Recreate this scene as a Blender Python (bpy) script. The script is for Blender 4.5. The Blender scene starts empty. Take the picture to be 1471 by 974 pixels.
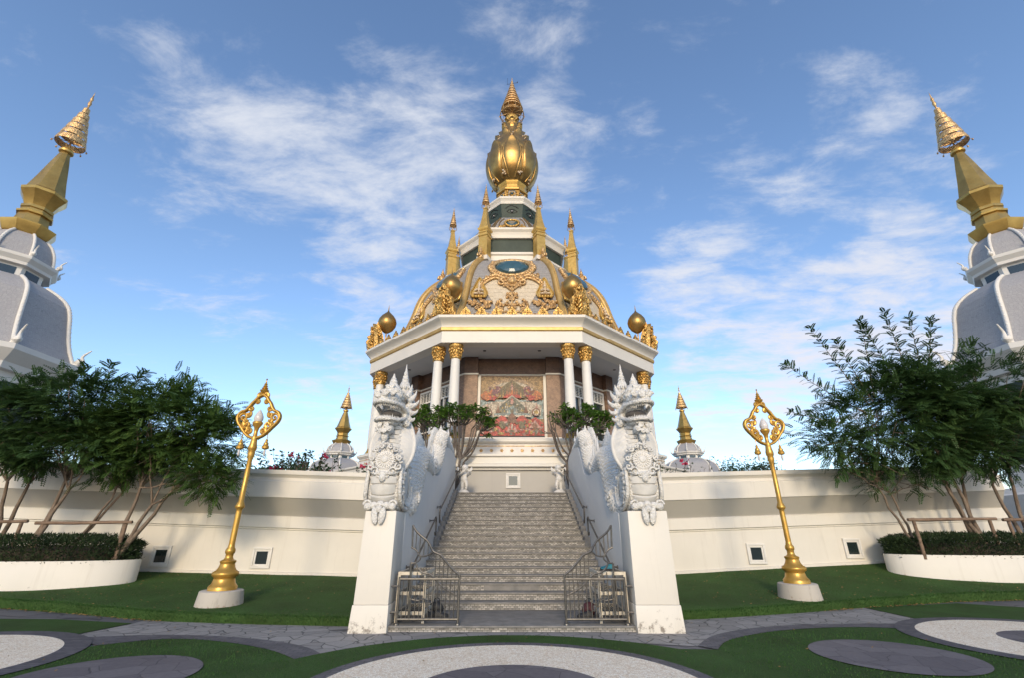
import bpy, bmesh, math, random
from mathutils import Vector, Matrix, noise
PI = math.pi
R = math.radians
rnd = random.Random(11)
scene = bpy.context.scene
COL = scene.collection

# ------------------------------------------------------------------ materials
def new_mat(name):
    m = bpy.data.materials.new(name); m.use_nodes = True
    nt = m.node_tree
    for n in list(nt.nodes): nt.nodes.remove(n)
    o = nt.nodes.new('ShaderNodeOutputMaterial'); b = nt.nodes.new('ShaderNodeBsdfPrincipled')
    nt.links.new(b.outputs[0], o.inputs[0])
    return m, nt, b

def N(nt, t, **kw):
    n = nt.nodes.new(t)
    for k, v in kw.items():
        if k in n.inputs: n.inputs[k].default_value = v
        else: setattr(n, k, v)
    return n

def ramp(nt, fac, stops):
    r = nt.nodes.new('ShaderNodeValToRGB')
    e = r.color_ramp.elements
    while len(e) > 1: e.remove(e[0])
    e[0].position = stops[0][0]; e[0].color = (*stops[0][1], 1)
    for p, c in stops[1:]:
        x = e.new(p); x.color = (*c, 1)
    nt.links.new(fac, r.inputs[0])
    return r

def coords(nt, world=True):
    if world:
        return nt.nodes.new('ShaderNodeNewGeometry').outputs['Position']
    return nt.nodes.new('ShaderNodeTexCoord').outputs['Object']

def mat(name, c1, c2=None, scale=2.0, rough=.6, metal=0.0, bump=0.0, bscale=40.0, detail=5, contrast=(.3, .7), spec=.5,
        world=True, voro=False, vscale=30, vamt=.3, stretch=None, rvar=0.0):
    """noise-mottled procedural material with optional carved (voronoi) relief"""
    m, nt, b = new_mat(name)
    co = coords(nt, world)
    if stretch:
        mp = N(nt, 'ShaderNodeMapping'); mp.inputs['Scale'].default_value = stretch
        nt.links.new(co, mp.inputs[0]); co2 = mp.outputs[0]
    else: co2 = co
    n1 = N(nt, 'ShaderNodeTexNoise', Scale=scale, Detail=detail, Roughness=.6)
    nt.links.new(co2, n1.inputs['Vector'])
    r = ramp(nt, n1.outputs['Fac'], [(contrast[0], c1), (contrast[1], c2 or c1)])
    nt.links.new(r.outputs[0], b.inputs['Base Color'])
    b.inputs['Roughness'].default_value = rough
    b.inputs['Metallic'].default_value = metal
    b.inputs['Specular IOR Level'].default_value = spec
    if rvar:
        mr = N(nt, 'ShaderNodeMapRange'); mr.inputs[3].default_value = rough - rvar; mr.inputs[4].default_value = rough + rvar
        n3 = N(nt, 'ShaderNodeTexNoise', Scale=scale * 3.1, Detail=4); nt.links.new(co, n3.inputs['Vector'])
        nt.links.new(n3.outputs['Fac'], mr.inputs[0]); nt.links.new(mr.outputs[0], b.inputs['Roughness'])
    if bump or voro:
        bp = N(nt, 'ShaderNodeBump', Strength=bump if bump else .6, Distance=.02)
        n2 = N(nt, 'ShaderNodeTexNoise', Scale=bscale, Detail=4)
        nt.links.new(co, n2.inputs['Vector'])
        h = n2.outputs['Fac']
        if voro:
            v = N(nt, 'ShaderNodeTexVoronoi', Scale=vscale)
            nt.links.new(co, v.inputs['Vector'])
            mx = N(nt, 'ShaderNodeMath', operation='MULTIPLY_ADD'); mx.inputs[1].default_value = vamt
            nt.links.new(v.outputs['Distance'], mx.inputs[0]); nt.links.new(h, mx.inputs[2]); h = mx.outputs[0]
        nt.links.new(h, bp.inputs['Height']); nt.links.new(bp.outputs[0], b.inputs['Normal'])
    return m

def weathered(name, base, dirt, streak=.5, rough=.55, low=None, lowz=(0, .4)):
    """painted plaster: base tone, faint mottling, thin vertical rain streaks, optional splash stains near the ground"""
    m, nt, b = new_mat(name)
    pos = coords(nt)
    n1 = N(nt, 'ShaderNodeTexNoise', Scale=.7, Detail=6, Roughness=.65); nt.links.new(pos, n1.inputs['Vector'])
    mp = N(nt, 'ShaderNodeMapping'); mp.inputs['Scale'].default_value = (5, 5, .35); nt.links.new(pos, mp.inputs[0])
    n2 = N(nt, 'ShaderNodeTexNoise', Scale=1.0, Detail=5, Roughness=.7); nt.links.new(mp.outputs[0], n2.inputs['Vector'])
    r1 = ramp(nt, n1.outputs['Fac'], [(.35, tuple(x * .93 for x in base)), (.7, base)])
    r2 = ramp(nt, n2.outputs['Fac'], [(.56, (0, 0, 0)), (.8, (streak,) * 3)])
    mx = N(nt, 'ShaderNodeMix', data_type='RGBA'); nt.links.new(r2.outputs[0], mx.inputs['Factor'])
    nt.links.new(r1.outputs[0], mx.inputs[6]); mx.inputs[7].default_value = (*dirt, 1)
    out = mx.outputs[2]
    if low:
        sep = N(nt, 'ShaderNodeSeparateXYZ'); nt.links.new(pos, sep.inputs[0])
        mr = N(nt, 'ShaderNodeMapRange'); mr.inputs[1].default_value = lowz[0]; mr.inputs[2].default_value = lowz[1]
        mr.inputs[3].default_value = .27; mr.inputs[4].default_value = 0
        nt.links.new(sep.outputs[2], mr.inputs[0])
        n3 = N(nt, 'ShaderNodeTexNoise', Scale=9, Detail=7, Roughness=.7); nt.links.new(pos, n3.inputs['Vector'])
        ad = N(nt, 'ShaderNodeMath', operation='ADD'); nt.links.new(mr.outputs[0], ad.inputs[0]); nt.links.new(n3.outputs['Fac'], ad.inputs[1])
        r3 = ramp(nt, ad.outputs[0], [(.72, (0, 0, 0)), (.84, (.85,) * 3)])
        m2 = N(nt, 'ShaderNodeMix', data_type='RGBA'); nt.links.new(r3.outputs[0], m2.inputs['Factor'])
        nt.links.new(out, m2.inputs[6]); m2.inputs[7].default_value = (*low, 1); out = m2.outputs[2]
    nt.links.new(out, b.inputs['Base Color']); b.inputs['Roughness'].default_value = rough
    n4 = N(nt, 'ShaderNodeTexNoise', Scale=60, Detail=3); nt.links.new(pos, n4.inputs['Vector'])
    bp = N(nt, 'ShaderNodeBump', Strength=.12, Distance=.01); nt.links.new(n4.outputs['Fac'], bp.inputs['Height']); nt.links.new(bp.outputs[0], b.inputs['Normal'])
    return m

def cells(name, scale, colors, joint, jw=.05, rough=.8, bump=.5, noise_s=14, vec=(1, 1, 1), rand=.9, tint=.3):
    """irregular stones with joints (voronoi distance to edge)"""
    m, nt, b = new_mat(name)
    pos = coords(nt)
    mp = N(nt, 'ShaderNodeMapping'); mp.inputs['Scale'].default_value = vec; nt.links.new(pos, mp.inputs[0])
    nz = N(nt, 'ShaderNodeTexNoise', Scale=2.0, Detail=3); nt.links.new(mp.outputs[0], nz.inputs['Vector'])
    mv = N(nt, 'ShaderNodeMix', data_type='RGBA'); mv.inputs['Factor'].default_value = .08
    nt.links.new(mp.outputs[0], mv.inputs[6]); nt.links.new(nz.outputs['Color'], mv.inputs[7])
    v1 = N(nt, 'ShaderNodeTexVoronoi', Scale=scale, feature='DISTANCE_TO_EDGE', Randomness=rand); nt.links.new(mv.outputs[2], v1.inputs['Vector'])
    v2 = N(nt, 'ShaderNodeTexVoronoi', Scale=scale, Randomness=rand); nt.links.new(mv.outputs[2], v2.inputs['Vector'])
    wn = N(nt, 'ShaderNodeTexWhiteNoise'); nt.links.new(v2.outputs['Color'], wn.inputs['Vector'])
    n1 = N(nt, 'ShaderNodeTexNoise', Scale=noise_s, Detail=6, Roughness=.7); nt.links.new(pos, n1.inputs['Vector'])
    ad = N(nt, 'ShaderNodeMath', operation='MULTIPLY_ADD'); ad.inputs[1].default_value = tint; nt.links.new(wn.outputs['Value'], ad.inputs[0])
    sc = N(nt, 'ShaderNodeMath', operation='MULTIPLY'); sc.inputs[1].default_value = 1 - tint; nt.links.new(n1.outputs['Fac'], sc.inputs[0])
    nt.links.new(sc.outputs[0], ad.inputs[2])
    k = len(colors)
    r = ramp(nt, ad.outputs[0], [(.2 + .6 * i / max(1, k - 1), c) for i, c in enumerate(colors)])
    j = ramp(nt, v1.outputs['Distance'], [(jw * .4, (1, 1, 1)), (jw, (0, 0, 0))])
    mx = N(nt, 'ShaderNodeMix', data_type='RGBA'); nt.links.new(j.outputs[0], mx.inputs['Factor'])
    nt.links.new(r.outputs[0], mx.inputs[6]); mx.inputs[7].default_value = (*joint, 1)
    nt.links.new(mx.outputs[2], b.inputs['Base Color']); b.inputs['Roughness'].default_value = rough
    h = N(nt, 'ShaderNodeMath', operation='MULTIPLY_ADD'); h.inputs[1].default_value = -1.0
    nt.links.new(j.outputs[0], h.inputs[0]); nt.links.new(n1.outputs['Fac'], h.inputs[2])
    bp = N(nt, 'ShaderNodeBump', Strength=bump, Distance=.012); nt.links.new(h.outputs[0], bp.inputs['Height']); nt.links.new(bp.outputs[0], b.inputs['Normal'])
    return m

def bricks(name, c1, c2, mortar, w, h, msize=.01, rough=.7, axes='XZ', bump=.4, var=.35, nscale=3.0):
    """small tiles: axes choose which world axes lie in the tile plane; the row axis is the second"""
    m, nt, b = new_mat(name)
    pos = coords(nt)
    sep = N(nt, 'ShaderNodeSeparateXYZ'); nt.links.new(pos, sep.inputs[0])
    cb = N(nt, 'ShaderNodeCombineXYZ')
    if axes == 'HZ':   # horizontal run along either wall direction
        ad = N(nt, 'ShaderNodeMath', operation='ADD'); nt.links.new(sep.outputs[0], ad.inputs[0]); nt.links.new(sep.outputs[1], ad.inputs[1])
        nt.links.new(ad.outputs[0], cb.inputs[0]); nt.links.new(sep.outputs[2], cb.inputs[1])
    else:
        nt.links.new(sep.outputs['XYZ'.index(axes[0])], cb.inputs[0]); nt.links.new(sep.outputs['XYZ'.index(axes[1])], cb.inputs[1])
    bt = N(nt, 'ShaderNodeTexBrick', Scale=1.0)
    bt.inputs['Brick Width'].default_value = w; bt.inputs['Row Height'].default_value = h
    bt.inputs['Mortar Size'].default_value = msize; bt.inputs['Bias'].default_value = 0
    bt.inputs['Color1'].default_value = (*c1, 1); bt.inputs['Color2'].default_value = (*c2, 1); bt.inputs['Mortar'].default_value = (*mortar, 1)
    nt.links.new(cb.outputs[0], bt.inputs['Vector'])
    n1 = N(nt, 'ShaderNodeTexNoise', Scale=nscale, Detail=7, Roughness=.7); nt.links.new(pos, n1.inputs['Vector'])
    r = ramp(nt, n1.outputs['Fac'], [(.3, (1 - var,) * 3), (.7, (1 + var * .4,) * 3)])
    mx = N(nt, 'ShaderNodeMix', data_type='RGBA', blend_type='MULTIPLY'); mx.inputs['Factor'].default_value = 1
    nt.links.new(bt.outputs['Color'], mx.inputs[6]); nt.links.new(r.outputs[0], mx.inputs[7])
    nt.links.new(mx.outputs[2], b.inputs['Base Color']); b.inputs['Roughness'].default_value = rough
    bp = N(nt, 'ShaderNodeBump', Strength=bump, Distance=.006, invert=True); nt.links.new(bt.outputs['Fac'], bp.inputs['Height']); nt.links.new(bp.outputs[0], b.inputs['Normal'])
    return m

def leaf_mat(name, c1, c2, c3=None, trans=.25, rough=.5):
    m, nt, b = new_mat(name)
    pos = coords(nt)
    n1 = N(nt, 'ShaderNodeTexNoise', Scale=1.3, Detail=4); nt.links.new(pos, n1.inputs['Vector'])
    oi = N(nt, 'ShaderNodeTexNoise', Scale=17, Detail=1); nt.links.new(pos, oi.inputs['Vector'])
    ad = N(nt, 'ShaderNodeMath', operation='MULTIPLY_ADD'); ad.inputs[1].default_value = .5
    nt.links.new(oi.outputs['Fac'], ad.inputs[0])
    sc = N(nt, 'ShaderNodeMath', operation='MULTIPLY'); sc.inputs[1].default_value = .5; nt.links.new(n1.outputs['Fac'], sc.inputs[0]); nt.links.new(sc.outputs[0], ad.inputs[2])
    st = [(.38, c1), (.6, c2)]
    if c3: st.append((.72, c3))
    r = ramp(nt, ad.outputs[0], st)
    nt.links.new(r.outputs[0], b.inputs['Base Color']); b.inputs['Roughness'].default_value = rough; b.inputs['Specular IOR Level'].default_value = .22
    t = N(nt, 'ShaderNodeBsdfTranslucent'); nt.links.new(r.outputs[0], t.inputs[0])
    ms = N(nt, 'ShaderNodeMixShader'); ms.inputs[0].default_value = trans
    nt.links.new(b.outputs[0], ms.inputs[1]); nt.links.new(t.outputs[0], ms.inputs[2])
    out = [n for n in nt.nodes if n.type == 'OUTPUT_MATERIAL'][0]
    nt.links.new(ms.outputs[0], out.inputs[0])
    return m

M = {}
M['white'] = weathered('white_plaster', (.66, .62, .545), (.42, .37, .30), .42, low=(.16, .13, .10), lowz=(-.1, .62))
M['white2'] = weathered('white_paint', (.67, .645, .595), (.52, .48, .42), .25)
M['cream'] = weathered('cream_plaster', (.665, .625, .55), (.5, .45, .37), .2)
M['grey_paint'] = weathered('grey_paint', (.40, .375, .33), (.28, .26, .22), .3)
M['soffit'] = mat('soffit_board', (.50, .50, .49), (.56, .55, .54), scale=.6, rough=.7)
M['statue'] = mat('statue_plaster', (.53, .51, .475), (.64, .62, .575), scale=7, rough=.65, bump=.9, bscale=40, contrast=(.32, .56), voro=True, vscale=20, vamt=-1.1)
M['statue_smooth'] = mat('statue_plaster_smooth', (.56, .54, .50), (.65, .625, .58), scale=5, rough=.62, bump=.3, bscale=60, contrast=(.3, .6))
M['gold'] = mat('gold_paint', (.48, .29, .07), (.64, .42, .12), scale=3, rough=.4, metal=.55, bump=.12, bscale=30, rvar=.08)
M['gold_relief'] = mat('gold_relief', (.26, .14, .035), (.72, .45, .14), scale=9, rough=.36, metal=.75, bump=.9, bscale=26, voro=True, vscale=14, vamt=-1.2, contrast=(.35, .6))
M['gold_old'] = mat('weathered_gold', (.30, .18, .06), (.50, .31, .10), scale=1.6, rough=.38, metal=.85, bump=.15, bscale=12, rvar=.1)
M['gold_lamp'] = mat('lamp_gold_paint', (.44, .24, .045), (.57, .335, .07), scale=4, rough=.33, metal=.55, bump=.06, bscale=30, rvar=.06)
M['gold_copper'] = mat('relief_copper', (.34, .20, .09), (.74, .49, .22), scale=7, rough=.42, metal=.6, bump=.9, bscale=24, voro=True, vscale=12, vamt=-1.2, contrast=(.35, .6))
M['gold_chedi'] = mat('chedi_gold', (.34, .21, .055), (.52, .34, .10), scale=1.3, rough=.36, metal=.75, bump=.1, bscale=8, rvar=.1)
M['mouth'] = mat('dark_mouth_lining', (.07, .062, .055), (.14, .125, .11), scale=9, rough=.8)  # mottled dark grey-brown, makes the mouth interior darker than the head
M['gold_rib'] = mat('gilded_rib', (.42, .26, .085), (.56, .37, .13), scale=3, rough=.45, metal=.45, bump=.3, bscale=18)
M['silver'] = mat('pale_gilt', (.42, .29, .16), (.70, .58, .42), scale=11, rough=.5, metal=.15, bump=.4, bscale=20)
M['grey_tile'] = cells('grey_scale_tile', 13, [(.25, .235, .22), (.32, .30, .28), (.38, .36, .335)], (.15, .14, .13), .09, rough=.6, bump=.5, vec=(1, 1, .8), rand=.25)
M['cream_tile'] = cells('cream_scale_tile', 13, [(.52, .43, .30), (.60, .51, .37), (.66, .57, .43)], (.36, .29, .20), .08, rough=.6, bump=.5, vec=(1, 1, .8), rand=.25)
M['chedi_tile'] = cells('chedi_roof_tile', 10, [(.30, .29, .295), (.335, .325, .325), (.37, .36, .355)], (.27, .265, .265), .06, rough=.65, bump=.12, rand=.5)
M['granite'] = bricks('brown_stone_mosaic', (.26, .15, .095), (.36, .225, .145), (.17, .11, .075), .09, .045, .006, rough=.5, axes='HZ', var=.4)
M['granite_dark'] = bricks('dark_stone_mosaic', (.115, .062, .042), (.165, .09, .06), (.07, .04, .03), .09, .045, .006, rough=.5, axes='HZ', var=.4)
M['stair_tile'] = bricks('stair_mosaic_tile', (.20, .19, .175), (.50, .475, .43), (.11, .105, .095), .085, .038, .006, rough=.75, axes='XZ', var=.32, nscale=9)
M['stair_tread'] = mat('stair_tread_stone', (.12, .118, .112), (.22, .21, .195), scale=5, rough=.6, bump=.2)
M['panel_stone'] = mat('plinth_panel', (.56, .53, .50), (.66, .63, .58), scale=3, rough=.6)
M['glass'] = mat('dark_glass', (.012, .02, .02), (.02, .03, .03), scale=1, rough=.04, spec=.8)
M['glass_green'] = mat('green_glass', (.035, .05, .042), (.055, .075, .062), scale=1, rough=.5, spec=.15)
M['jewel'] = mat('blue_jewel_glass', (.03, .07, .09), (.05, .11, .13), scale=2, rough=.16, spec=.6)
M['steel'] = mat('stainless_steel', (.085, .08, .073), (.15, .14, .125), scale=12, rough=.36, metal=.6)
M['rack'] = mat('rack_paint', (.50, .44, .34), (.62, .56, .45), scale=6, rough=.45)
M['black'] = mat('black_rubber', (.012, .012, .013), (.03, .03, .032), scale=20, rough=.6)
M['teal'] = mat('teal_fabric', (.01, .12, .16), (.03, .2, .25), scale=30, rough=.7)
M['maroon'] = mat('maroon_fabric', (.045, .012, .016), (.08, .018, .024), scale=30, rough=.7)
M['bulb'] = mat('frosted_glass', (.52, .49, .47), (.60, .57, .55), scale=3, rough=.25)
M['bark'] = mat('grey_brown_bark', (.10, .07, .05), (.24, .18, .13), scale=14, rough=.9, bump=.8, bscale=30, stretch=(1, 1, .25))
M['bark2'] = mat('frangipani_bark', (.075, .06, .05), (.17, .14, .115), scale=10, rough=.85, bump=.5, bscale=25)
M['timber'] = mat('rough_timber', (.11, .07, .045), (.25, .17, .115), scale=8, rough=.85, bump=.7, bscale=20, stretch=(.3, 1, 1))
M['leaf'] = leaf_mat('feathery_leaf', (.045, .090, .022), (.085, .150, .034), (.16, .20, .045), trans=.32)
M['leaf2'] = leaf_mat('dark_feathery_leaf', (.036, .078, .024), (.068, .125, .036), (.12, .165, .04), trans=.3)
M['leaf_frangi'] = leaf_mat('frangipani_leaf', (.095, .19, .028), (.16, .29, .05), (.34, .35, .06), trans=.25, rough=.38)
M['hedge'] = leaf_mat('hedge_leaf', (.014, .028, .012), (.030, .052, .018), (.05, .075, .022), trans=.1, rough=.75)
M['bougain'] = leaf_mat('shrub_leaf', (.02, .05, .02), (.045, .085, .03), (.08, .11, .04), trans=.2)
M['flower'] = leaf_mat('pink_flower', (.45, .03, .07), (.6, .06, .12), trans=.3)
M['far_leaf'] = leaf_mat('far_tree_leaf', (.02, .045, .018), (.04, .075, .025), (.06, .1, .03), trans=.15)
M['turf'] = mat('artificial_turf', (.040, .066, .018), (.058, .125, .030), scale=.9, rough=.9, bump=.9, bscale=260, detail=9, contrast=(.25, .75), spec=.15)
M['blade'] = leaf_mat('turf_blade', (.026, .07, .014), (.05, .12, .028), (.08, .15, .04), trans=.2, rough=.8)
M['ground'] = cells('dark_stamped_paving', 1.1, [(.085, .08, .085), (.115, .108, .112), (.15, .14, .14)], (.05, .046, .048), .02, rough=.72, bump=.35)
M['stone'] = cells('light_stamped_paving', 3.2, [(.17, .16, .152), (.24, .225, .21), (.31, .29, .27)], (.07, .066, .062), .03, rough=.78, bump=.6)
M['disc'] = cells('purple_grey_paving', 2.3, [(.085, .072, .078), (.125, .11, .114), (.165, .148, .15)], (.062, .054, .057), .016, rough=.7, bump=.35)
M['band'] = bricks('dark_paver', (.075, .07, .078), (.125, .115, .122), (.045, .042, .045), .2, .1, .008, axes='XY', var=.35)
M['gravel'] = cells('white_pebble_wash', 38, [(.72, .57, .40), (.88, .77, .60), (.94, .87, .74)], (.56, .45, .32), .08, rough=.8, bump=.5, noise_s=2.5, tint=.6)
M['concrete'] = weathered('rough_concrete', (.46, .42, .36), (.13, .10, .075), .95, low=(.24, .16, .11), lowz=(.1, .45), rough=.8)
M['soil'] = mat('dark_soil', (.03, .022, .015), (.06, .045, .03), scale=12, rough=.95, bump=.8)
M['litter'] = leaf_mat('dry_leaf', (.20, .11, .035), (.38, .24, .09), trans=.1, rough=.8)
M['terrace'] = mat('terrace_paving', (.30, .28, .25), (.38, .36, .32), scale=2, rough=.8)

# ------------------------------------------------------------------ mesh builder
class MB:
    def __init__(s): s.v = []; s.f = []; s.mi = []
    def add(s, vs, fs, m=0):
        o = len(s.v); s.v += [tuple(p) for p in vs]
        for f in fs: s.f.append(tuple(i + o for i in f)); s.mi.append(m)
    def box(s, x0, x1, y0, y1, z0, z1, m=0):
        v = [(x0, y0, z0), (x1, y0, z0), (x1, y1, z0), (x0, y1, z0), (x0, y0, z1), (x1, y0, z1), (x1, y1, z1), (x0, y1, z1)]
        s.add(v, [(3, 2, 1, 0), (4, 5, 6, 7), (0, 1, 5, 4), (1, 2, 6, 5), (2, 3, 7, 6), (3, 0, 4, 7)], m)
    def hexa(s, b, t, m=0):
        s.add(list(b) + list(t), [(3, 2, 1, 0), (4, 5, 6, 7), (0, 1, 5, 4), (1, 2, 6, 5), (2, 3, 7, 6), (3, 0, 4, 7)], m)
    def prism(s, pts, fn0, fn1, m=0):
        """closed outline extruded between two mappings"""
        n = len(pts); v = [fn0(*p) for p in pts] + [fn1(*p) for p in pts]
        f = [tuple(range(n))[::-1], tuple(range(n, 2 * n))] + [(i, (i + 1) % n, n + (i + 1) % n, n + i) for i in range(n)]
        s.add(v, f, m)
    def lathe(s, prof, n=24, c=(0, 0, 0), rot=0.0, m=0, oct_=False, sy=1.0, sx=1.0, cap=True, a0=0, a1=2 * PI):
        k = 1 / math.cos(PI / n) if oct_ else 1
        if oct_: rot = PI / n + rot
        full = abs(a1 - a0 - 2 * PI) < 1e-6
        nn = n if full else n + 1
        v = []
        for r, z in prof:
            for i in range(nn):
                a = a0 + (a1 - a0) * i / n + rot
                v.append((c[0] + r * k * math.cos(a) * sx, c[1] + r * k * math.sin(a) * sy, c[2] + z))
        f = []
        for j in range(len(prof) - 1):
            for i in range(n):
                a, b = j * nn + i, j * nn + (i + 1) % nn
                f.append((a, b, b + nn, a + nn))
        if cap and full:
            f.append(tuple(range(n))[::-1]); q = (len(prof) - 1) * nn; f.append(tuple(range(q, q + n)))
        s.add(v, f, m)
    def ell(s, c, r, seg=12, rings=8, m=0, mtx=None):
        v = [(0, 0, -1)]
        for j in range(1, rings):
            t = -PI / 2 + PI * j / rings
            for i in range(seg):
                a = 2 * PI * i / seg; v.append((math.cos(t) * math.cos(a), math.cos(t) * math.sin(a), math.sin(t)))
        v.append((0, 0, 1))
        out = []
        for p in v:
            q = Vector((p[0] * r[0], p[1] * r[1], p[2] * r[2]))
            if mtx: q = mtx @ q
            out.append((q.x + c[0], q.y + c[1], q.z + c[2]))
        f = [(0, 1 + (i + 1) % seg, 1 + i) for i in range(seg)]
        for j in range(rings - 2):
            for i in range(seg):
                a = 1 + j * seg + i; b = 1 + j * seg + (i + 1) % seg
                f.append((a, b, b + seg, a + seg))
        L = len(v) - 1; q = 1 + (rings - 2) * seg
        f += [(L, q + i, q + (i + 1) % seg) for i in range(seg)]
        s.add(out, f, m)
    def tube(s, pts, r, n=8, m=0, cap=True, closed=False):
        pts = [Vector(p) for p in pts]
        if not hasattr(r, '__len__'): r = [r] * len(pts)
        L = len(pts); v = []
        up = None
        for i, p in enumerate(pts):
            if closed: t = pts[(i + 1) % L] - pts[i - 1]
            else: t = pts[min(i + 1, L - 1)] - pts[max(i - 1, 0)]
            if t.length < 1e-9: t = Vector((0, 0, 1))
            t.normalize()
            if up is None:
                up = t.orthogonal().normalized()
            up = up - t * up.dot(t)
            if up.length < 1e-6: up = t.orthogonal()
            up.normalize(); w = t.cross(up)
            for k in range(n):
                a = 2 * PI * k / n; q = p + (up * math.cos(a) + w * math.sin(a)) * r[i]
                v.append(q)
        f = []
        for i in range(L if closed else L - 1):
            for k in range(n):
                a = i * n + k; b = i * n + (k + 1) % n; d = n * ((i + 1) % L)
                f.append((a, b, d + (k + 1) % n, d + k))
        if cap and not closed:
            f.append(tuple(range(n))[::-1]); f.append(tuple(range((L - 1) * n, L * n)))
        s.add(v, f, m)
    def grid(s, fn, nu, nv, m=0, flip=False):
        v = [fn(i / nu, j / nv) for j in range(nv + 1) for i in range(nu + 1)]
        w = nu + 1
        f = [(j * w + i, j * w + i + 1, (j + 1) * w + i + 1, (j + 1) * w + i) for j in range(nv) for i in range(nu)]
        if flip: f = [q[::-1] for q in f]
        s.add(v, f, m)
    def merge(s, o, mtx=None, m=None):
        b = len(s.v)
        s.v += [tuple(mtx @ Vector(p)) for p in o.v] if mtx else list(o.v)
        for f, k in zip(o.f, o.mi): s.f.append(tuple(i + b for i in f)); s.mi.append(k if m is None else m)
    def build(s, name, mats, parent=None, loc=(0, 0, 0), angle=35, bevel=0, fixn=True, smooth=True, remesh=0):
        org = ORG.get(parent, Vector((0, 0, 0))) if parent else Vector(loc)
        me = bpy.data.meshes.new(name)
        me.from_pydata([tuple(Vector(p) - org) for p in s.v], [], s.f)
        for mm in (mats if isinstance(mats, (list, tuple)) else [mats]): me.materials.append(mm)
        if any(s.mi): me.polygons.foreach_set('material_index', s.mi)
        if fixn or bevel:
            bm = bmesh.new(); bm.from_mesh(me)
            if fixn: bmesh.ops.recalc_face_normals(bm, faces=bm.faces)
            if bevel:
                ed = [e for e in bm.edges if len(e.link_faces) == 2 and e.calc_face_angle(0) > R(38)]
                bmesh.ops.bevel(bm, geom=ed, offset=bevel, segments=2, affect='EDGES', profile=.6, clamp_overlap=True)
            bm.to_mesh(me); bm.free()
        if smooth:
            me.polygons.foreach_set('use_smooth', [True] * len(me.polygons))
            me.set_sharp_from_angle(angle=R(angle))
        me.update()
        o = bpy.data.objects.new(name, me); COL.objects.link(o)
        if parent: o.parent = parent
        else: o.location = org
        ORG[o] = org
        if remesh:
            md = o.modifiers.new('Fuse', 'REMESH'); md.mode = 'VOXEL'; md.voxel_size = remesh; md.use_smooth_shade = True
            sm = o.modifiers.new('Soften', 'SMOOTH'); sm.factor = .5; sm.iterations = 1
        return o
ORG = {}

def tag(o, label=None, cat=None, group=None, kind=None):
    if label: o['label'] = label
    if cat: o['category'] = cat
    if group: o['group'] = group
    if kind: o['kind'] = kind
    return o
def thing(name, label, cat, loc, group=None):
    o = bpy.data.objects.new(name, None); COL.objects.link(o); o.location = loc; o.empty_display_size = .2
    ORG[o] = Vector(loc); return tag(o, label, cat, group)
def dup(o, loc, parent, rotz=0):
    """copy of a part (and its sub-parts) under the same thing"""
    c = o.copy(); COL.objects.link(c); c.parent = parent; c.location = loc; c.rotation_euler = (0, 0, rotz); ORG[c] = ORG[parent]
    for ch in list(o.children):
        d = ch.copy(); COL.objects.link(d); d.parent = c
    return c
def catmull(P, k=8):
    P = [Vector(p) for p in P]; out = []
    for i in range(len(P) - 1):
        a, b, c, d = P[max(i - 1, 0)], P[i], P[i + 1], P[min(i + 2, len(P) - 1)]
        for j in range(k):
            t = j / k
            out.append(.5 * ((2 * b) + (c - a) * t + (2 * a - 5 * b + 4 * c - d) * t * t + (3 * b - a - 3 * c + d) * t ** 3))
    out.append(P[-1]); return out
def interp(tab, x):
    if x <= tab[0][0]: return tab[0][1]
    for (a, b), (c, d) in zip(tab, tab[1:]):
        if x <= c: return b + (d - b) * (x - a) / (c - a)
    return tab[-1][1]
def spiral(c, r, turns, a0, sgn, fn, n=18, hand=0.0):
    out = []
    for i in range(n + 1):
        t = i / n; a = a0 + sgn * turns * 2 * PI * t; q = r * (1 - .85 * t)
        out.append(fn(c[0] + q * math.cos(a), c[1] + q * math.sin(a)))
    return out

# ------------------------------------------------------------------ ground
def disc(name, c, r0, r1, z, m, n=96):
    b = MB(); v = []
    if r0 <= 0:
        b.add([(c[0] + r1 * math.cos(2 * PI * i / n), c[1] + r1 * math.sin(2 * PI * i / n), z) for i in range(n)], [tuple(range(n))])
    else:
        for r in (r0, r1): v += [(c[0] + r * math.cos(2 * PI * i / n), c[1] + r * math.sin(2 * PI * i / n), z) for i in range(n)]
        b.add(v, [(i, (i + 1) % n, n + (i + 1) % n, n + i) for i in range(n)])
    o = b.build(name, m, fixn=False, smooth=False)
    return tag(o, kind='structure')
def sheet(name, pts, z, m, curve=True):
    P = [(x, y, z) for x, y in pts]
    b = MB(); b.add(P, [tuple(range(len(P)))])
    o = b.build(name, m, fixn=False, smooth=False)
    me = o.data
    if me.polygons[0].normal.z < 0: me.flip_normals()
    return tag(o, kind='structure')

g = MB(); g.add([(-900, -700, 0), (900, -700, 0), (900, 1500, 0), (-900, 1500, 0)], [(0, 1, 2, 3)])
tag(g.build('ground', M['ground'], fixn=False, smooth=False), kind='structure')

def smooth2(pts, k=8): return [(p.x, p.y) for p in catmull([(x, y, 0) for x, y in pts], k)]
LIGHT_L = [(-2.9, 9.9), (-2.8, 8.23)]
bandL_low = smooth2([(-3.11, 7.99), (-3.76, 8.59), (-4.61, 9.10), (-5.5, 9.42), (-6.19, 9.40), (-6.81, 8.95)])
bandL_up = smooth2([(-2.8, 8.23), (-3.3, 8.8), (-3.97, 9.24), (-4.85, 9.58), (-5.69, 9.76), (-6.6, 9.78), (-7.77, 9.56)])
bandR_low = smooth2([(3.26, 8.67), (3.74, 9.36), (4.72, 10.04), (5.74, 10.42), (6.76, 10.55), (7.51, 10.42)])
bandR_up = smooth2([(3.03, 8.91), (3.5, 9.6), (4.1, 10.12), (5.0, 10.58), (5.96, 10.82), (6.98, 10.92), (8.04, 10.92)])
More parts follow.
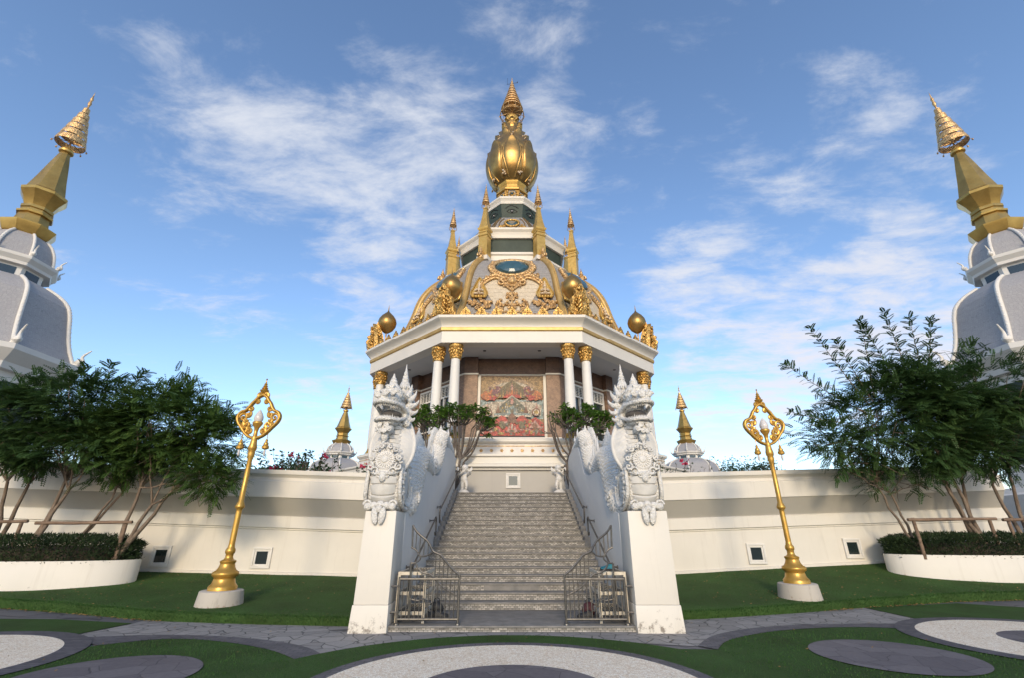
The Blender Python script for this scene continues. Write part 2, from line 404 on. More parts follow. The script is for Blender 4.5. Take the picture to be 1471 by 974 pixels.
# light stamped paving between the dark bands and the lawns
sheet('paving', [(-2.4, 9.8)] + bandL_up + [(-7.9, 10.0), (-7.76, 10.9), (-7.8, 11.9), (-3.0, 11.4), (-2.4, 11.4)], .004, M['stone'])
sheet('paving', [(2.4, 9.9)] + bandR_up + [(8.7, 11.25), (8.7, 12.9), (8.7, 13.8), (3.0, 12.2), (2.4, 12.2)], .004, M['stone'])
sheet('paving', [(-2.4, 9.8), (-2.8, 8.23), (-1.6, 9.1), (0, 9.5), (1.6, 9.3), (3.03, 8.91), (2.4, 9.9), (2.4, 10.2), (-2.4, 10.2)], .008, M['stone'])
# turf beds
sheet('turf', bandL_low + [(-7.2, 8.2), (-8.0, 6.6), (-8.4, 3), (-1.5, 3), (-1.2, 8.8)], .012, M['turf'])
sheet('turf', bandR_low + [(7.9, 9.8), (8.6, 8.2), (9.6, 6.8), (9, 3), (1.5, 3), (1.2, 8.8)], .012, M['turf'])
sheet('turf', [(-9.75, 11.47), (-7.76, 10.98), (-7.96, 9.75), (-9.22, 9.76), (-12, 10.3), (-13, 11.6)], .012, M['turf'])
sheet('turf', [(8.7, 13.1), (11.67, 13.9), (13.5, 12.6), (12.4, 11.5), (10.71, 11.35), (9.05, 11.2), (8.71, 11.26)], .012, M['turf'])
def band(lo, up, name='paving_band'):
    return sheet(name, lo + up[::-1], .016, M['band'])
band(bandL_low, bandL_up); band(bandR_low, bandR_up)
disc('turf', (0, 5.92), 0, 3.82, .020, M['turf'])
for c, ri, ro, rb in (((0, 6.5), 1.2, 2.42, 2.62), ((9.5, 9.2), .95, 2.1, 2.42), ((-9.0, 7.65), .95, 2.1, 2.45)):
    disc('paving_border', c, ro, rb, .024, M['band'])
    disc('gravel_ring', c, ri, ro, .024, M['gravel'])
    disc('paving_disc', c, 0, ri, .024, M['disc'])
disc('paving_disc', (5.72, 8.25), 0, 1.1, .024, M['disc'])
disc('paving_disc', (-5.25, 7.15), 0, 1.1, .024, M['disc'])

# raised lawns either side of the stair
edgeL = [(-3.05, 10.70), (-5.3, 10.95), (-7.47, 11.32), (-10.4, 12.4), (-13.2, 13.3), (-19, 14.6)]
edgeR = [(3.2, 11.35), (4.6, 11.72), (6.75, 12.42), (8.6, 13.15), (12, 14.25), (15.4, 14.75), (20, 15.3)]
def edge_y(E, x):
    E = sorted(E); return interp(E, x)
def wall_front(x):
    a = abs(x); return 17.0 + (max(0, x - 3) * .07 if x > 0 else 0)
def wall_lift(x): return .032 * max(0, abs(x) - 3)
def base_z(x): return .36 + (.042 if x > 0 else .020) * max(0, abs(x) - 3)
def lawn_z(x, y):
    E = edgeL if x < 0 else edgeR
    ye = edge_y(E, x); yw = wall_front(x); t = max(0, min(1, (y - ye) / (yw - ye)))
    z0 = .15 + .006 * max(0, abs(x) - 3)
    return z0 + (base_z(x) + .0 - z0) * (t ** 1.3) + .012 * noise.noise(Vector((x * .8, y * .8, 0)))
for E, sx in ((edgeL, -1), (edgeR, 1)):
    b = MB(); xs = [min(e[0] for e in E) + i * (max(e[0] for e in E) - min(e[0] for e in E)) / 70 for i in range(71)]
    cols = []
    for x in xs:
        ye = edge_y(E, x); yw = wall_front(x) + .3; c = [(x, ye - .05, -.02), (x, ye - .05, .06), (x, ye - .035, lawn_z(x, ye) - .04), (x, ye, lawn_z(x, ye))]
        for j in range(1, 15): y = ye + (yw - ye) * j / 14; c.append((x, y, lawn_z(x, y)))
        cols.append(c)
    k = len(cols[0]); b.add([p for c in cols for p in c], [(i * k + j, (i + 1) * k + j, (i + 1) * k + j + 1, i * k + j + 1) for i in range(70) for j in range(k - 1)])
    tag(b.build('lawn', M['turf'], angle=50), kind='structure')
# short blades over the turf and at the lawn kerb
b = MB(); gr = random.Random(5)
def blade(x, y, z, h, lean=(0, 0)):
    a = gr.uniform(0, PI); w = .004 + .003 * gr.random(); dx, dy = w * math.cos(a), w * math.sin(a)
    lx, ly = lean[0] + gr.uniform(-.4, .4) * h, lean[1] + gr.uniform(-.4, .4) * h
    b.add([(x - dx, y - dy, z - .005), (x + dx, y + dy, z - .005), (x + lx, y + ly, z + h)], [(0, 1, 2)])
for E in (edgeL, edgeR):
    lo, hi = min(e[0] for e in E), max(e[0] for e in E)
    for i in range(9000):
        x = gr.uniform(lo, hi); ye = edge_y(E, x); t = gr.random()
        if t < .45: blade(x, ye + gr.uniform(-.03, .06), lawn_z(x, ye) - .01, gr.uniform(.02, .05), (0, -.02))
        else:
            y = ye - .052; z = gr.uniform(.0, lawn_z(x, ye)); blade(x, y, z, gr.uniform(.015, .04), (0, -.03))
    for i in range(14000):
        x = gr.uniform(max(lo, -17), min(hi, 17)); ye = edge_y(E, x); y = ye + (wall_front(x) - ye) * gr.random() ** 1.4
        blade(x, y, lawn_z(x, y), gr.uniform(.012, .028))
for i in range(16000):
    x = gr.uniform(-7, 8.5); y = gr.uniform(7.0, 10.2); d = math.hypot(x, y - 5.92); d0 = math.hypot(x, y - 6.5)
    ok = (2.64 < d0 and d < 3.8)
    if not ok and abs(x) > 3.3:
        yy = interp(sorted(bandL_low if x < 0 else bandR_low), x)
        ok = y < yy - .02 and math.hypot(x - 5.72, y - 8.25) > 1.12 and math.hypot(x + 5.25, y - 7.15) > 1.12 and math.hypot(x - 9.5, y - 9.2) > 2.44 and math.hypot(x + 9, y - 7.65) > 2.47 and d > 3.84
    if ok: blade(x, y, .02, gr.uniform(.012, .026))
tag(b.build('grass', M['blade'], fixn=False, smooth=False), 'short green blades of the turf on the lawns and beds', 'grass', kind='stuff')
# dry leaf litter on the lawns and along their kerbs
b = MB(); lr = random.Random(8)
def litter(x, y, z, s):
    a = lr.uniform(0, 2 * PI); c, t = math.cos(a) * s, math.sin(a) * s; k = lr.uniform(.35, .6)
    b.add([(x - c, y - t, z), (x - t * k, y + c * k, z + lr.uniform(0, s * .4)), (x + c, y + t, z + lr.uniform(0, s * .6)), (x + t * k, y - c * k, z + lr.uniform(0, s * .3))], [(0, 1, 2, 3)])
for i in range(90): litter(lr.uniform(-8, 9), lr.uniform(7.2, 11.2), .035, lr.uniform(.012, .03))
for E, n in ((edgeL, 420), (edgeR, 420)):
    for i in range(n):
        far = lr.random() < .5
        x = lr.uniform(6, 17) * (1 if E is edgeR else -1) if not far else lr.uniform(3.5, 16) * (1 if E is edgeR else -1)
        ye = edge_y(E, x); y = ye + (wall_front(x) - ye) * lr.random() ** .9
        litter(x, y, lawn_z(x, y) + .02, lr.uniform(.02, .042))
    for i in range(260):
        x = lr.uniform(7.3, 15) * (1 if E is edgeR else -1); ye = edge_y(E, x)
        litter(x, ye - .07 - abs(lr.gauss(0, .09)), .02, lr.uniform(.02, .045))
tag(b.build('fallen_leaves', M['litter'], fixn=False, smooth=False), 'dry brown leaves scattered over the lawns', 'leaves', kind='stuff')
# raised terrace floor behind the boundary walls
for x0, x1, y0 in ((-17.5, -2.95, 17.4), (2.95, 17.5, 18.4)):
    b = MB(); b.box(x0, x1, y0, 45, 2.6, 3.15); tag(b.build('terrace', M['terrace'], smooth=False), kind='structure')
b = MB(); b.box(-2.94, 2.94, 19.55, 45, 2.6, 3.205); tag(b.build('terrace', M['terrace'], smooth=False), kind='structure')

# ------------------------------------------------------------------ boundary walls with vents
def vent(parent, cx, cy, cz, w=.50, h=.50, dirx=1.0, dy=0.0):
    """square louvre vent: moulded frame, recess and dark pane facing -Y"""
    f = MB()
    def fr(o, i, y0, y1):
        for x0, x1, z0, z1 in ((-o, o, i, o), (-o, o, -o, -i), (-o, -i, -i, i), (i, o, -i, i)):
            f.hexa([(cx + x0, cy + y0 + dy * x0, cz + z0 * h / w), (cx + x1, cy + y0 + dy * x1, cz + z0 * h / w), (cx + x1, cy + y1 + dy * x1, cz + z0 * h / w), (cx + x0, cy + y1 + dy * x0, cz + z0 * h / w)],
                   [(cx + x0, cy + y0 + dy * x0, cz + z1 * h / w), (cx + x1, cy + y0 + dy * x1, cz + z1 * h / w), (cx + x1, cy + y1 + dy * x1, cz + z1 * h / w), (cx + x0, cy + y1 + dy * x0, cz + z1 * h / w)])
    k = w / 2
    fr(k + .07, k, -.06, .02); fr(k, k - .06, -.035, .02)
    o = f.build('vent', M['white2'], parent, bevel=.008)
    p = MB(); q = k - .055
    p.hexa([(cx - q, cy - .012 - dy * q, cz - q), (cx + q, cy - .012 + dy * q, cz - q), (cx + q, cy + .02 + dy * q, cz - q), (cx - q, cy + .02 - dy * q, cz - q)],
           [(cx - q, cy - .012 - dy * q, cz + q), (cx + q, cy - .012 + dy * q, cz + q), (cx + q, cy + .02 + dy * q, cz + q), (cx - q, cy + .02 - dy * q, cz + q)])
    p.build('pane', M['glass'], o)
    return o
WPROF = [(-.06, None, 0), (-.06, .08, 0), (-.0, .10, 0), (0, 1.64, 0), (-.025, 1.66, 0), (-.025, 1.70, 0), (-.09, 1.72, 0), (-.09, 2.06, 0), (-.035, 2.09, 1), (-.33, 2.66, 1),
         (-.37, 2.67, 0), (-.37, 3.20, 0), (-.30, 3.23, 0), (-.30, 3.32, 0), (-.36, 3.40, 0), (-.40, 3.43, 0), (-.40, 3.57, 0), (.18, 3.57, 0), (.18, 2.4, 0)]
for sx, nm, lab in ((-1, 'left', 'long white moulded boundary wall with grey band behind the left lamp post and planter'), (1, 'right', 'long white moulded boundary wall with grey band behind the right lamp post and planter')):
    w = thing('boundary_wall', lab, 'wall', (sx * 10, 17, 0), 'boundary walls either side of the stair')
    b = MB(); xs = [2.96 + i * .5 for i in range(31)]
    P = []
    for a in xs:
        x = a * sx; yf = wall_front(x); lf = wall_lift(x); bz = base_z(x)
        for dy, z, _ in WPROF:
            if z is None: zz = bz - .4
            elif z < .2: zz = bz + z - .02
            else: zz = z + lf
            P.append((x, yf + dy, zz))
    k = len(WPROF); F = []; mi = []
    b.v = P
    for i in range(len(xs) - 1):
        for j in range(k - 1):
            b.f.append((i * k + j, (i + 1) * k + j, (i + 1) * k + j + 1, i * k + j + 1)); b.mi.append(1 if WPROF[j][2] == 1 and WPROF[j + 1][2] in (0, 1) and WPROF[j][1] < 2.6 else 0)
    b.f.append(tuple(range(k))); b.mi.append(0); q = (len(xs) - 1) * k; b.f.append(tuple(range(q, q + k))[::-1]); b.mi.append(0)
    b.build('wall', [M['white'], M['grey_paint']], w, angle=25)
    for vx, vz in (((-8.31, .95), (-11.68, 1.0)) if sx < 0 else ((8.32, 1.06), (11.81, 1.22))):
        vent(w, vx, wall_front(vx) - .002, vz, dy=.07 if sx > 0 else 0)

# ------------------------------------------------------------------ staircase
st = thing('staircase', 'wide grey and beige mosaic tiled staircase rising between the two white serpents', 'staircase', (0, 11.6, 0))
b = MB(); b.box(-2.315, 2.315, 10.10, 11.99, -.02, .075)
b.build('landing', M['stair_tile'], st, smooth=False)
b = MB(); b.box(-2.315, 2.315, 10.06, 11.985, .077, .11); b.build('landing_slab', M['stair_tread'], st, bevel=.006)
TREAD, RISE, Y0 = .3975, .155, 11.57
def step(hw):
    b = MB(); b.box(-hw, hw, 0, TREAD + .4, -RISE, -.036)
    s = b.build('step', M['stair_tile'], smooth=False)
    b = MB(); b.box(-hw, hw, -.028, TREAD + .005, -.034, 0)
    t = b.build('tread', M['stair_tread'], s, bevel=.005)
    ORG[s] = ORG[st]; s.parent = st
    return s
sa, sb = step(2.325), step(2.18)
first = {0: True, 1: True}
for k in range(1, 21):
    p = sa if k <= 8 else sb; i = 0 if k <= 8 else 1
    loc = Vector((0, Y0 + TREAD * k, .11 + RISE * k)) - ORG[st]
    if first[i]: p.location = loc; first[i] = False
    else: dup(p, loc, st)
b = MB(); b.box(-.68, .66, Y0 + TREAD * 3 - .012, Y0 + TREAD * 3 + .01, .11 + RISE * 2 + .002, .11 + RISE * 3 - .04)
b.build('repair_patch', M['stair_tread'], st, smooth=False)
for sx in (-1, 1):
    b = MB()
    for k in range(9, 21):
        y = Y0 + TREAD * k; z = .11 + RISE * k
        b.box(min(sx * 2.182, sx * 2.332), max(sx * 2.182, sx * 2.332), y - .10, y + TREAD - .102, z - .5, z + .10)
    b.build('stringer', M['stair_tread'], st, bevel=.004)
b = MB(); b.box(-2.9, 2.9, Y0 + TREAD * 21 + .01, 23.2, 2.7, .11 + RISE * 20); b.build('top_landing', M['stair_tread'], st, bevel=.005)

# ------------------------------------------------------------------ stair parapets with piers
PTOP = [(10.88, 2.12), (11.2, 2.15), (12.0, 2.27), (12.35, 2.5), (12.6, 2.98), (13.0, 3.24), (13.6, 3.31), (14.4, 3.33), (15.2, 3.39), (15.7, 3.57), (16.1, 4.0), (16.6, 4.42), (17.1, 4.58), (18.0, 4.66), (19.3, 4.62), (19.7, 4.5), (19.85, 4.2)]
PT = [(p.x, p.y) for p in catmull([(a, c, 0) for a, c in PTOP], 4)]
for sx, lab in ((-1, 'white stair parapet with wavy top and square front pier under the left serpent'), (1, 'white stair parapet with wavy top and square front pier under the right serpent')):
    p = thing('stair_parapet', lab, 'parapet', (sx * 2.65, 10.5, 0), 'parapets flanking the stair')
    pts = [(10.88, -.05)] + PT + [(19.85, -.05)]
    b = MB(); b.prism(pts, lambda y, z: (sx * 2.338, y, z), lambda y, z: (sx * 2.95, y, z)); b.build('parapet', M['white2'], p, bevel=.02, angle=30)
    b = MB()
    def q(x0, x1, y0, y1, z): return [(x, y, z) for x, y in ((sx * x0, y0), (sx * x1, y0), (sx * x1, y1), (sx * x0, y1))]
    xo = 3.0 if sx < 0 else 3.17; b.hexa(q(2.335, xo, 10.0, 10.9, .46), q(2.35, xo - .02, 10.05, 10.9, 2.13)); b.build('pier', M['white'], p, bevel=.018)
    b = MB(); b.hexa(q(2.32, xo + .045, 9.96, 10.92, -.05), q(2.325, xo + .015, 9.985, 10.91, .458)); b.build('pier_base', M['white'], p, bevel=.015)

# ------------------------------------------------------------------ steel gates, racks, shoes, handrails
GC = [[(-2.02, 1.86), (-1.96, 1.77), (-1.89, 1.70), (-1.78, 1.62), (-1.71, 1.57), (-1.64, 1.48), (-1.58, 1.38), (-1.49, 1.335), (-1.41, 1.30), (-1.36, 1.24), (-1.30, 1.18), (-1.20, 1.08), (-1.12, 1.01), (-1.03, .95)],
      [(-2.02, 1.45), (-1.91, 1.39), (-1.83, 1.29), (-1.69, 1.30), (-1.58, 1.38)], [(-1.83, 1.29), (-1.83, 1.23), (-1.91, 1.17), (-2.0, 1.16)],
      [(-1.91, 1.17), (-1.85, 1.07), (-1.74, .99), (-1.60, .96), (-1.48, .85), (-1.30, .71), (-1.06, .60)],
      [(-1.97, .54), (-1.81, .51), (-1.70, .54), (-1.65, .45), (-1.56, .33)]]
for sx, lab in ((-1, 'stainless steel stair gate with curved top beside the left pier, black shoes behind it'), (1, 'stainless steel stair gate with curved top beside the right pier, teal shoes above it')):
    gt = thing('gate', lab, 'gate', (sx * 1.6, 10.12, .11), 'stainless gates at the foot of the stair')
    X = lambda x: -sx * x
    Y = 10.16
    for x, z1 in ((-2.19, .92), (-1.03, .96)):
        b = MB(); b.tube([(X(x), Y, .11), (X(x), Y, z1)], .026, 10); b.lathe([(.055, .112), (.05, .135), (.03, .15)], 12, (X(x), Y, 0)); b.build('post', M['steel'], gt)
    for z in (.885, .205):
        b = MB(); b.tube([(X(-2.19), Y, z), (X(-1.03), Y, z)], .024, 10); b.build('rail', M['steel'], gt)
    b = MB()
    for c in GC: b.tube(catmull([(X(x), Y + .02, z) for x, z in c], 4), .017 if c is not GC[0] else .022, 8)
    b.tube([(X(-2.0), Y + .02, 1.46), (X(-2.02), Y + .02, 1.86)], .018, 8); b.tube([(X(-2.0), Y + .02, 1.16), (X(-1.97), Y + .02, .2)], .02, 8)
    b.build('scroll', M['steel'], gt)
    def bar(x, z0_, z1_, dy):
        b = MB(); b.tube([(X(x), Y + dy, z0_), (X(x), Y + dy, z1_)], .0115, 6); b.build('baluster', M['steel'], gt)
    for i in range(13): bar(-2.11 + i * .083, .2, .885, -.005)
    top = GC[0]
    for i in range(11):
        x = -1.93 + i * .083; zt = interp(top, x); zb = .89 if x > -1.55 else interp(GC[1], x)
        if zt - zb > .05: bar(x, zb, zt, .02)
    for x in (-1.86, -1.77, -1.68): bar(x, .89, 1.0, .02)
    for z in (.32, .76):
        b = MB(); b.tube([(X(-2.19), Y, z), (X(-2.37), Y - .03, z)], .018, 8); b.ell((X(-2.19), Y, z), (.03, .03, .022), 10, 6)
        b.build('hinge', M['steel'], gt)
    # shoe rack against the parapet
    rk = thing('shoe_rack', 'beige metal shoe rack behind the %s gate%s' % (('left', ' with black shoes below') if sx < 0 else ('right', ' with a teal shoe on top')), 'shoe rack', (sx * 1.98, 10.9, .11), 'shoe racks behind the gates')
    x0, x1, y0, y1 = 1.72, 2.24, 10.34, 11.45
    for x in (x0, x1):
        for y in (y0, y1): b = MB(); b.box(*sorted((sx * (x - .025), sx * (x + .025))), y - .025, y + .025, .112, 1.0); b.build('leg', M['rack'], rk)
    b = MB()
    for z in (.28, .62, .97):
        for x in (x0, x1): b.box(*sorted((sx * (x - .02), sx * (x + .02))), y0 + .026, y1 - .026, z - .03, z + .03)
        for y in (y0, y1): b.box(*sorted((sx * (x0 + .026), sx * (x1 - .026))), y - .02, y + .02, z - .03, z + .03)
    b.build('frame', M['rack'], rk)
    for z in (.29, .63, .98):
        b = MB()
        for i in range(8): b.tube([(sx * (x0 + .05 + i * .06), y0, z + .012), (sx * (x0 + .05 + i * .06), y1, z + .012)], .008, 6)
        b.build('shelf', M['steel'], rk)
def shoe(loc, ang, upper, lab, grp=None, s=1.0):
    t = thing('shoe', lab, 'shoe', loc, grp); t.rotation_euler = (0, 0, ang)
    b = MB(); k = .14 * s
    def fn(u, v):
        x = -1 + 2 * u; w = (.36 + .07 * math.sin(x * 2.6 + .6)) * (1 - abs(x) ** 6) ** .5; a = PI * v
        h = interp([(-1, .5), (-.55, .62), (-.2, .5), (.3, .3), (1, .2)], x) * (1 - abs(x) ** 8) ** .5
        return (loc[0] + k * x, loc[1] + k * w * math.cos(a), loc[2] + .03 * s + k * h * math.sin(a) * 1.1)
    b.grid(fn, 14, 10); b.build('upper', upper, t)
    b = MB(); pts = [(k * 1.05 * math.cos(a), k * (.42 + .05 * math.cos(a)) * math.sin(a)) for a in [2 * PI * i / 24 for i in range(24)]]
    b.prism(pts, lambda x, y: (loc[0] + x, loc[1] + y, loc[2]), lambda x, y: (loc[0] + x, loc[1] + y, loc[2] + .035 * s)); b.build('sole', M['black'], t)
shoe((1.95, 10.55, 1.005), 2.9, M['teal'], 'teal sports shoe nearest the pier on top of the right shoe rack')
shoe((1.97, 10.72, 1.005), 2.7, M['teal'], 'second teal sports shoe behind its pair on the right shoe rack')
shoe((-1.62, 11.0, .112), .5, M['black'], 'black shoe lying flat on the landing left of its pair behind the left gate', None, 1.15)
shoe((-1.45, 10.95, .112), .2, M['black'], 'black shoe nearest the steps on the landing behind the left gate', None, 1.15)
shoe((1.50, 10.95, .112), 2.8, M['black'], 'dark shoe beside the maroon bag on the landing behind the right gate', None, 1.15)
def bag(loc, m, lab):
    t = thing('bag', lab, 'bag', loc)
    b = MB(); r = random.Random(3)
    b.ell((loc[0], loc[1], loc[2] + .13), (.15, .1, .135), 16, 10)
    b.v = [(x + .025 * noise.noise(Vector((x * 14, y * 14, z * 14))), y, max(loc[2], z + .03 * noise.noise(Vector((x * 11, z * 11, 3))))) for x, y, z in b.v]
    b.build('body', m, t)
    b = MB(); b.tube(catmull([(loc[0] - .07, loc[1], loc[2] + .22), (loc[0] - .04, loc[1], loc[2] + .31), (loc[0] + .04, loc[1], loc[2] + .31), (loc[0] + .07, loc[1], loc[2] + .22)], 5), .011, 6); b.build('strap', M['black'], t)
bag((1.62, 11.15, .112), M['maroon'], 'small maroon bag standing on the landing behind the right gate')
bag((-1.6, 11.25, .112), M['black'], 'small black bag standing on the landing behind the left gate')
for sx, side in ((-1, 'left'), (1, 'right')):
    for (ya, za, yb, zb, where) in ((11.3, 1.0, 14.2, 2.08, 'lower'), (15.2, 2.42, 19.9, 4.12, 'upper')):
        h = thing('handrail', 'steel handrail with curled ends on the %s parapet, %s flight' % (side, where), 'handrail', (sx * 2.2, (ya + yb) / 2, (za + zb) / 2), 'steel handrails on the parapets')
        b = MB(); X = sx * 2.19
        def hook(y, z, s): return [(X, y, z), (X, y + s * .10, z + .05), (X, y + s * .2, z - .02), (X, y + s * .21, z - .2), (X, y + s * .17, z - .38), (X, y + s * .10, z - .42), (X, y + s * .07, z - .34)]
        pts = catmull(hook(ya, za, -1)[::-1], 5)[:-1] + [Vector((X, ya + (yb - ya) * i / 6, za + (zb - za) * i / 6)) for i in range(7)] + catmull(hook(yb, zb, 1), 5)[1:]
        b.tube(pts, .024, 10); b.build('rail', M['steel'], h)
        for t in (.03, .97):
            b = MB(); y, z = ya + (yb - ya) * t, za + (zb - za) * t
            b.tube([(X, y, z), (sx * 2.336, y, z - .02)], .016, 8); b.lathe([(.045, 0), (.045, .012)], 12, (0, 0, 0))
            n = len(b.v) - 24
            b.v[n:] = [(sx * (2.336 - p[2]), y + p[0], z - .02 + p[1]) for p in b.v[n:]]
            b.build('bracket', M['steel'], h)

# ------------------------------------------------------------------ golden lamp posts
def lamp(cx, cy, lab, lean_z):
    zb = lean_z
    t = thing('lamp_post', lab, 'lamp post', (cx, cy, zb), 'golden lamp posts on the lawns')
    c = (cx, cy, 0)
    b = MB(); b.lathe([(.51, zb - .12), (.50, zb), (.455, zb + .33), (.43, zb + .345)], 40, c); b.build('concrete_base', M['concrete'], t, bevel=0)
    z0 = zb + .345
    prof = [(.37, 0), (.37, .07), (.35, .09), (.30, .14), (.275, .22), (.27, .25), (.29, .27), (.335, .30), (.345, .34), (.33, .375), (.26, .41), (.215, .47), (.195, .53), (.19, .56), (.21, .58), (.21, .61), (.13, .64), (.105, .68), (.10, .75), (.125, .78), (.135, .82), (.125, .86), (.095, .90), (.085, .96)]
    b = MB(); b.lathe([(r * .83, z0 + z) for r, z in prof], 40, c); b.build('pedestal', M['gold_lamp'], t, angle=50)
    zp = z0 + .95
    k = (cx, cy, zp)
    H = 3.05 if zb < .3 else 3.15
    H = 2.25
    b = MB(); b.lathe([(r_ * .88, z_) for r_, z_ in [(.078, 0), (.074, .75), (.072, .80), (.095, .82), (.125, .85), (.125, .89), (.10, .92), (.10, .95), (.072, .98), (.064, H - .25), (.08, H - .2), (.10, H - .1), (.09, H - .04), (.115, H), (.12, H + .08), (.10, H + .14), (.085, H + .25), (.10, H + .3), (.06, H + .36), (.05, H + .5)]], 28, k); b.build('pole', M['gold_lamp'], t, angle=50)
    zt = zp + H + .3      # foot of the scrolled frame
    b = MB(); b.lathe([(.05, .18), (.06, .26), (.12, .36), (.13, .40), (.11, .43)], 20, (cx, cy, zt), cap=True); b.build('lamp_cup', M['gold_lamp'], t, angle=50)
    b = MB(); b.lathe([(.09, .43), (.115, .50), (.11, .57), (.07, .66), (.025, .73), (.004, .76)], 24, (cx, cy, zt)); b.build('bulb', M['bulb'], t, angle=60)
    for s in (-1, 1):
        b = MB(); F = lambda x, z: (cx + s * x * .9, cy, zt + z)
        out = [(.06, 0), (.2, .05), (.34, .16), (.43, .26), (.56, .40), (.615, .52), (.60, .62), (.52, .70), (.42, .73), (.34, .82), (.27, .93), (.2, 1.0), (.14, 1.08), (.07, 1.13), (0, 1.16)]
        for off in (-.035, .035): b.tube(catmull([(cx + s * x * .9, cy + off, zt + z) for x, z in out], 4), .037, 8)
        for (x, z, r, a, g) in ((.46, .54, .135, 0, 1), (.31, .36, .12, .5, -1), (.33, .62, .085, 2.2, 1), (.2, .17, .10, -.5, 1), (.27, .79, .085, 1.2, -1), (.14, .97, .075, .3, 1), (.44, .35, .06, 1.5, 1), (.10, 1.14, .075, 2.4, -1), (.38, .48, .06, 3, 1), (.23, .26, .06, 2, -1)):
            sp = spiral((x, z), r, 1.15, a, g, F, 20)
            b.tube(sp, [.041 - .014 * i / 20 for i in range(21)], 7)
            b.ell(sp[-1], (.035, .045, .035), 8, 6)
        o = b.build('scroll_arm', M['gold_lamp'], t, angle=50)
        px_ = cx + s * .33
        b = MB(); b.tube([(px_, cy, zt + .16), (px_, cy, zt - .02)], .01, 6); b.lathe([(.01, 0), (.035, -.03), (.03, -.08), (.06, -.11), (.062, -.16), (.09, -.2), (.085, -.25), (.05, -.27)], 16, (px_, cy, zt - .02))
        pl = b.build('pendant', M['gold_lamp'], t)
        b = MB(); b.ell((px_, cy, zt - .37), (.03, .03, .09), 10, 8); b.build('small_bulb', M['bulb'], pl)
    b = MB(); b.lathe([(.05, 1.12), (.03, 1.2), (.10, 1.25), (.115, 1.29), (.06, 1.32), (.085, 1.345), (.045, 1.38), (.062, 1.40), (.035, 1.44), (.045, 1.46), (.02, 1.5), (.01, 1.58), (.025, 1.6), (.004, 1.63)], 16, (cx, cy, zt)); b.build('finial', M['gold_lamp'], t, angle=50)
lamp(-6.72, 12.15, 'golden ornamental lamp post on a concrete base on the left lawn', .15)
lamp(7.27, 13.3, 'golden ornamental lamp post on a concrete base on the right lawn', .19)

# ------------------------------------------------------------------ planters, hedges, trees
def planter(cx, cy, rx, ry, zb, zt, lab):
    t = thing('planter', lab, 'planter', (cx, cy, zb), 'round white planters on the lawns')
    b = MB(); pr = [(1, zb - .25), (1.0, zt - .02), (.995, zt), (.955, zt), (.95, zt - .02), (.95, zt - .2)]
    b.lathe(pr, 72, (cx, cy, 0), sx=rx, sy=ry, cap=False); b.build('rim', M['white'], t, angle=40)
    b = MB(); b.lathe([(.001, 0), (.955, 0)], 48, (cx, cy, zt - .12), sx=rx, sy=ry, cap=False); b.build('soil', M['soil'], t)
    return t
def hedge(cx, cy, rx, ry, z0, h, n, seed, lab):
    r = random.Random(seed); b = MB()
    for i in range(n):
        a = r.uniform(0, 2 * PI); q = r.random() ** .42 if i % 2 else r.uniform(.84, .975)
        edge = q ** 5
        x = cx + rx * (q * 1.0) * math.cos(a); y = cy + ry * (q * 1.0) * math.sin(a)
        top = h * (1 - .3 * edge) + .09 * noise.noise(Vector((x * 1.7, y * 1.7, seed)))
        z = z0 + (top * (1 - .25 * r.random() ** 2) if (i % 2 and r.random() < .75) else top * r.uniform(.03, 1))
        L = r.uniform(.07, .14); w = .012; d = Vector((r.gauss(0, .6) + math.cos(a) * edge, r.gauss(0, .6) + math.sin(a) * edge, r.uniform(.1, 1.2))).normalized()
        s = d.orthogonal().normalized(); s = s * math.cos(i) + d.cross(s) * math.sin(i)
        p = Vector((x, y, z)); b.add([p, p + d * L * .5 + s * w, p + d * L, p + d * L * .5 - s * w], [(0, 1, 2, 3)])
    b.lathe([(.84, z0 - .1), (.82, z0 + h * .3), (.74, z0 + h * .5), (.5, z0 + h * .62), (.01, z0 + h * .64)], 40, (cx, cy, 0), sx=rx, sy=ry, cap=False, m=1)
    o = b.build('hedge', [M['hedge'], M['soil']], loc=(cx, cy, z0), fixn=False, smooth=False)
    return tag(o, lab, 'hedge', 'hedges in the planters')
PL = (-14.3, 15.35, 3.1, 1.2); PR = (15.3, 16.65, 3.1, 1.12)
planter(*PL, .25, .98, 'curved white planter with a clean rim on the left lawn')
planter(*PR, .38, 1.08, 'curved white planter with chipped stained base on the right lawn')
hedge(*PL, .86, .78, 19000, 4, 'dark clipped hedge filling the left white planter')
hedge(*PR, .96, .72, 19000, 6, 'dark clipped hedge filling the right white planter')

def frond(b, p, d, L, r, npair=8, lw=.028, ll=.105, droop=.5):
    """one pinnate leaf: rachis of paired leaflets"""
    d = d.normalized(); side = d.cross(Vector((0, 0, 1)))
    if side.length < .05: side = Vector((1, 0, 0))
    side.normalize(); side = (side + Vector((r.gauss(0, .25), r.gauss(0, .25), r.gauss(0, .25)))).normalized()
    pts = []; q = p.copy(); dd = d.copy()
    for i in range(npair + 1):
        pts.append(q.copy()); q += dd * (L / npair); dd = (dd + Vector((0, 0, -droop / npair))).normalized()
    for i in range(1, npair + 1):
        t = i / npair; l = ll * (1 - .45 * abs(t - .45) * 1.6) * r.uniform(.85, 1.1)
        f = (pts[i] - pts[i - 1]).normalized()
        for sg in (-1, 1):
            o = (side * sg + f * .45 + Vector((0, 0, -.12))).normalized(); e = pts[i] + o * l; wv = f * lw
            m = pts[i] + o * l * .5
            b.add([pts[i], m - wv, e, m + wv], [(0, 1, 2, 3)])
    b.add([pts[0] + side * .004, pts[0] - side * .004, pts[-1]], [(0, 1, 2)])
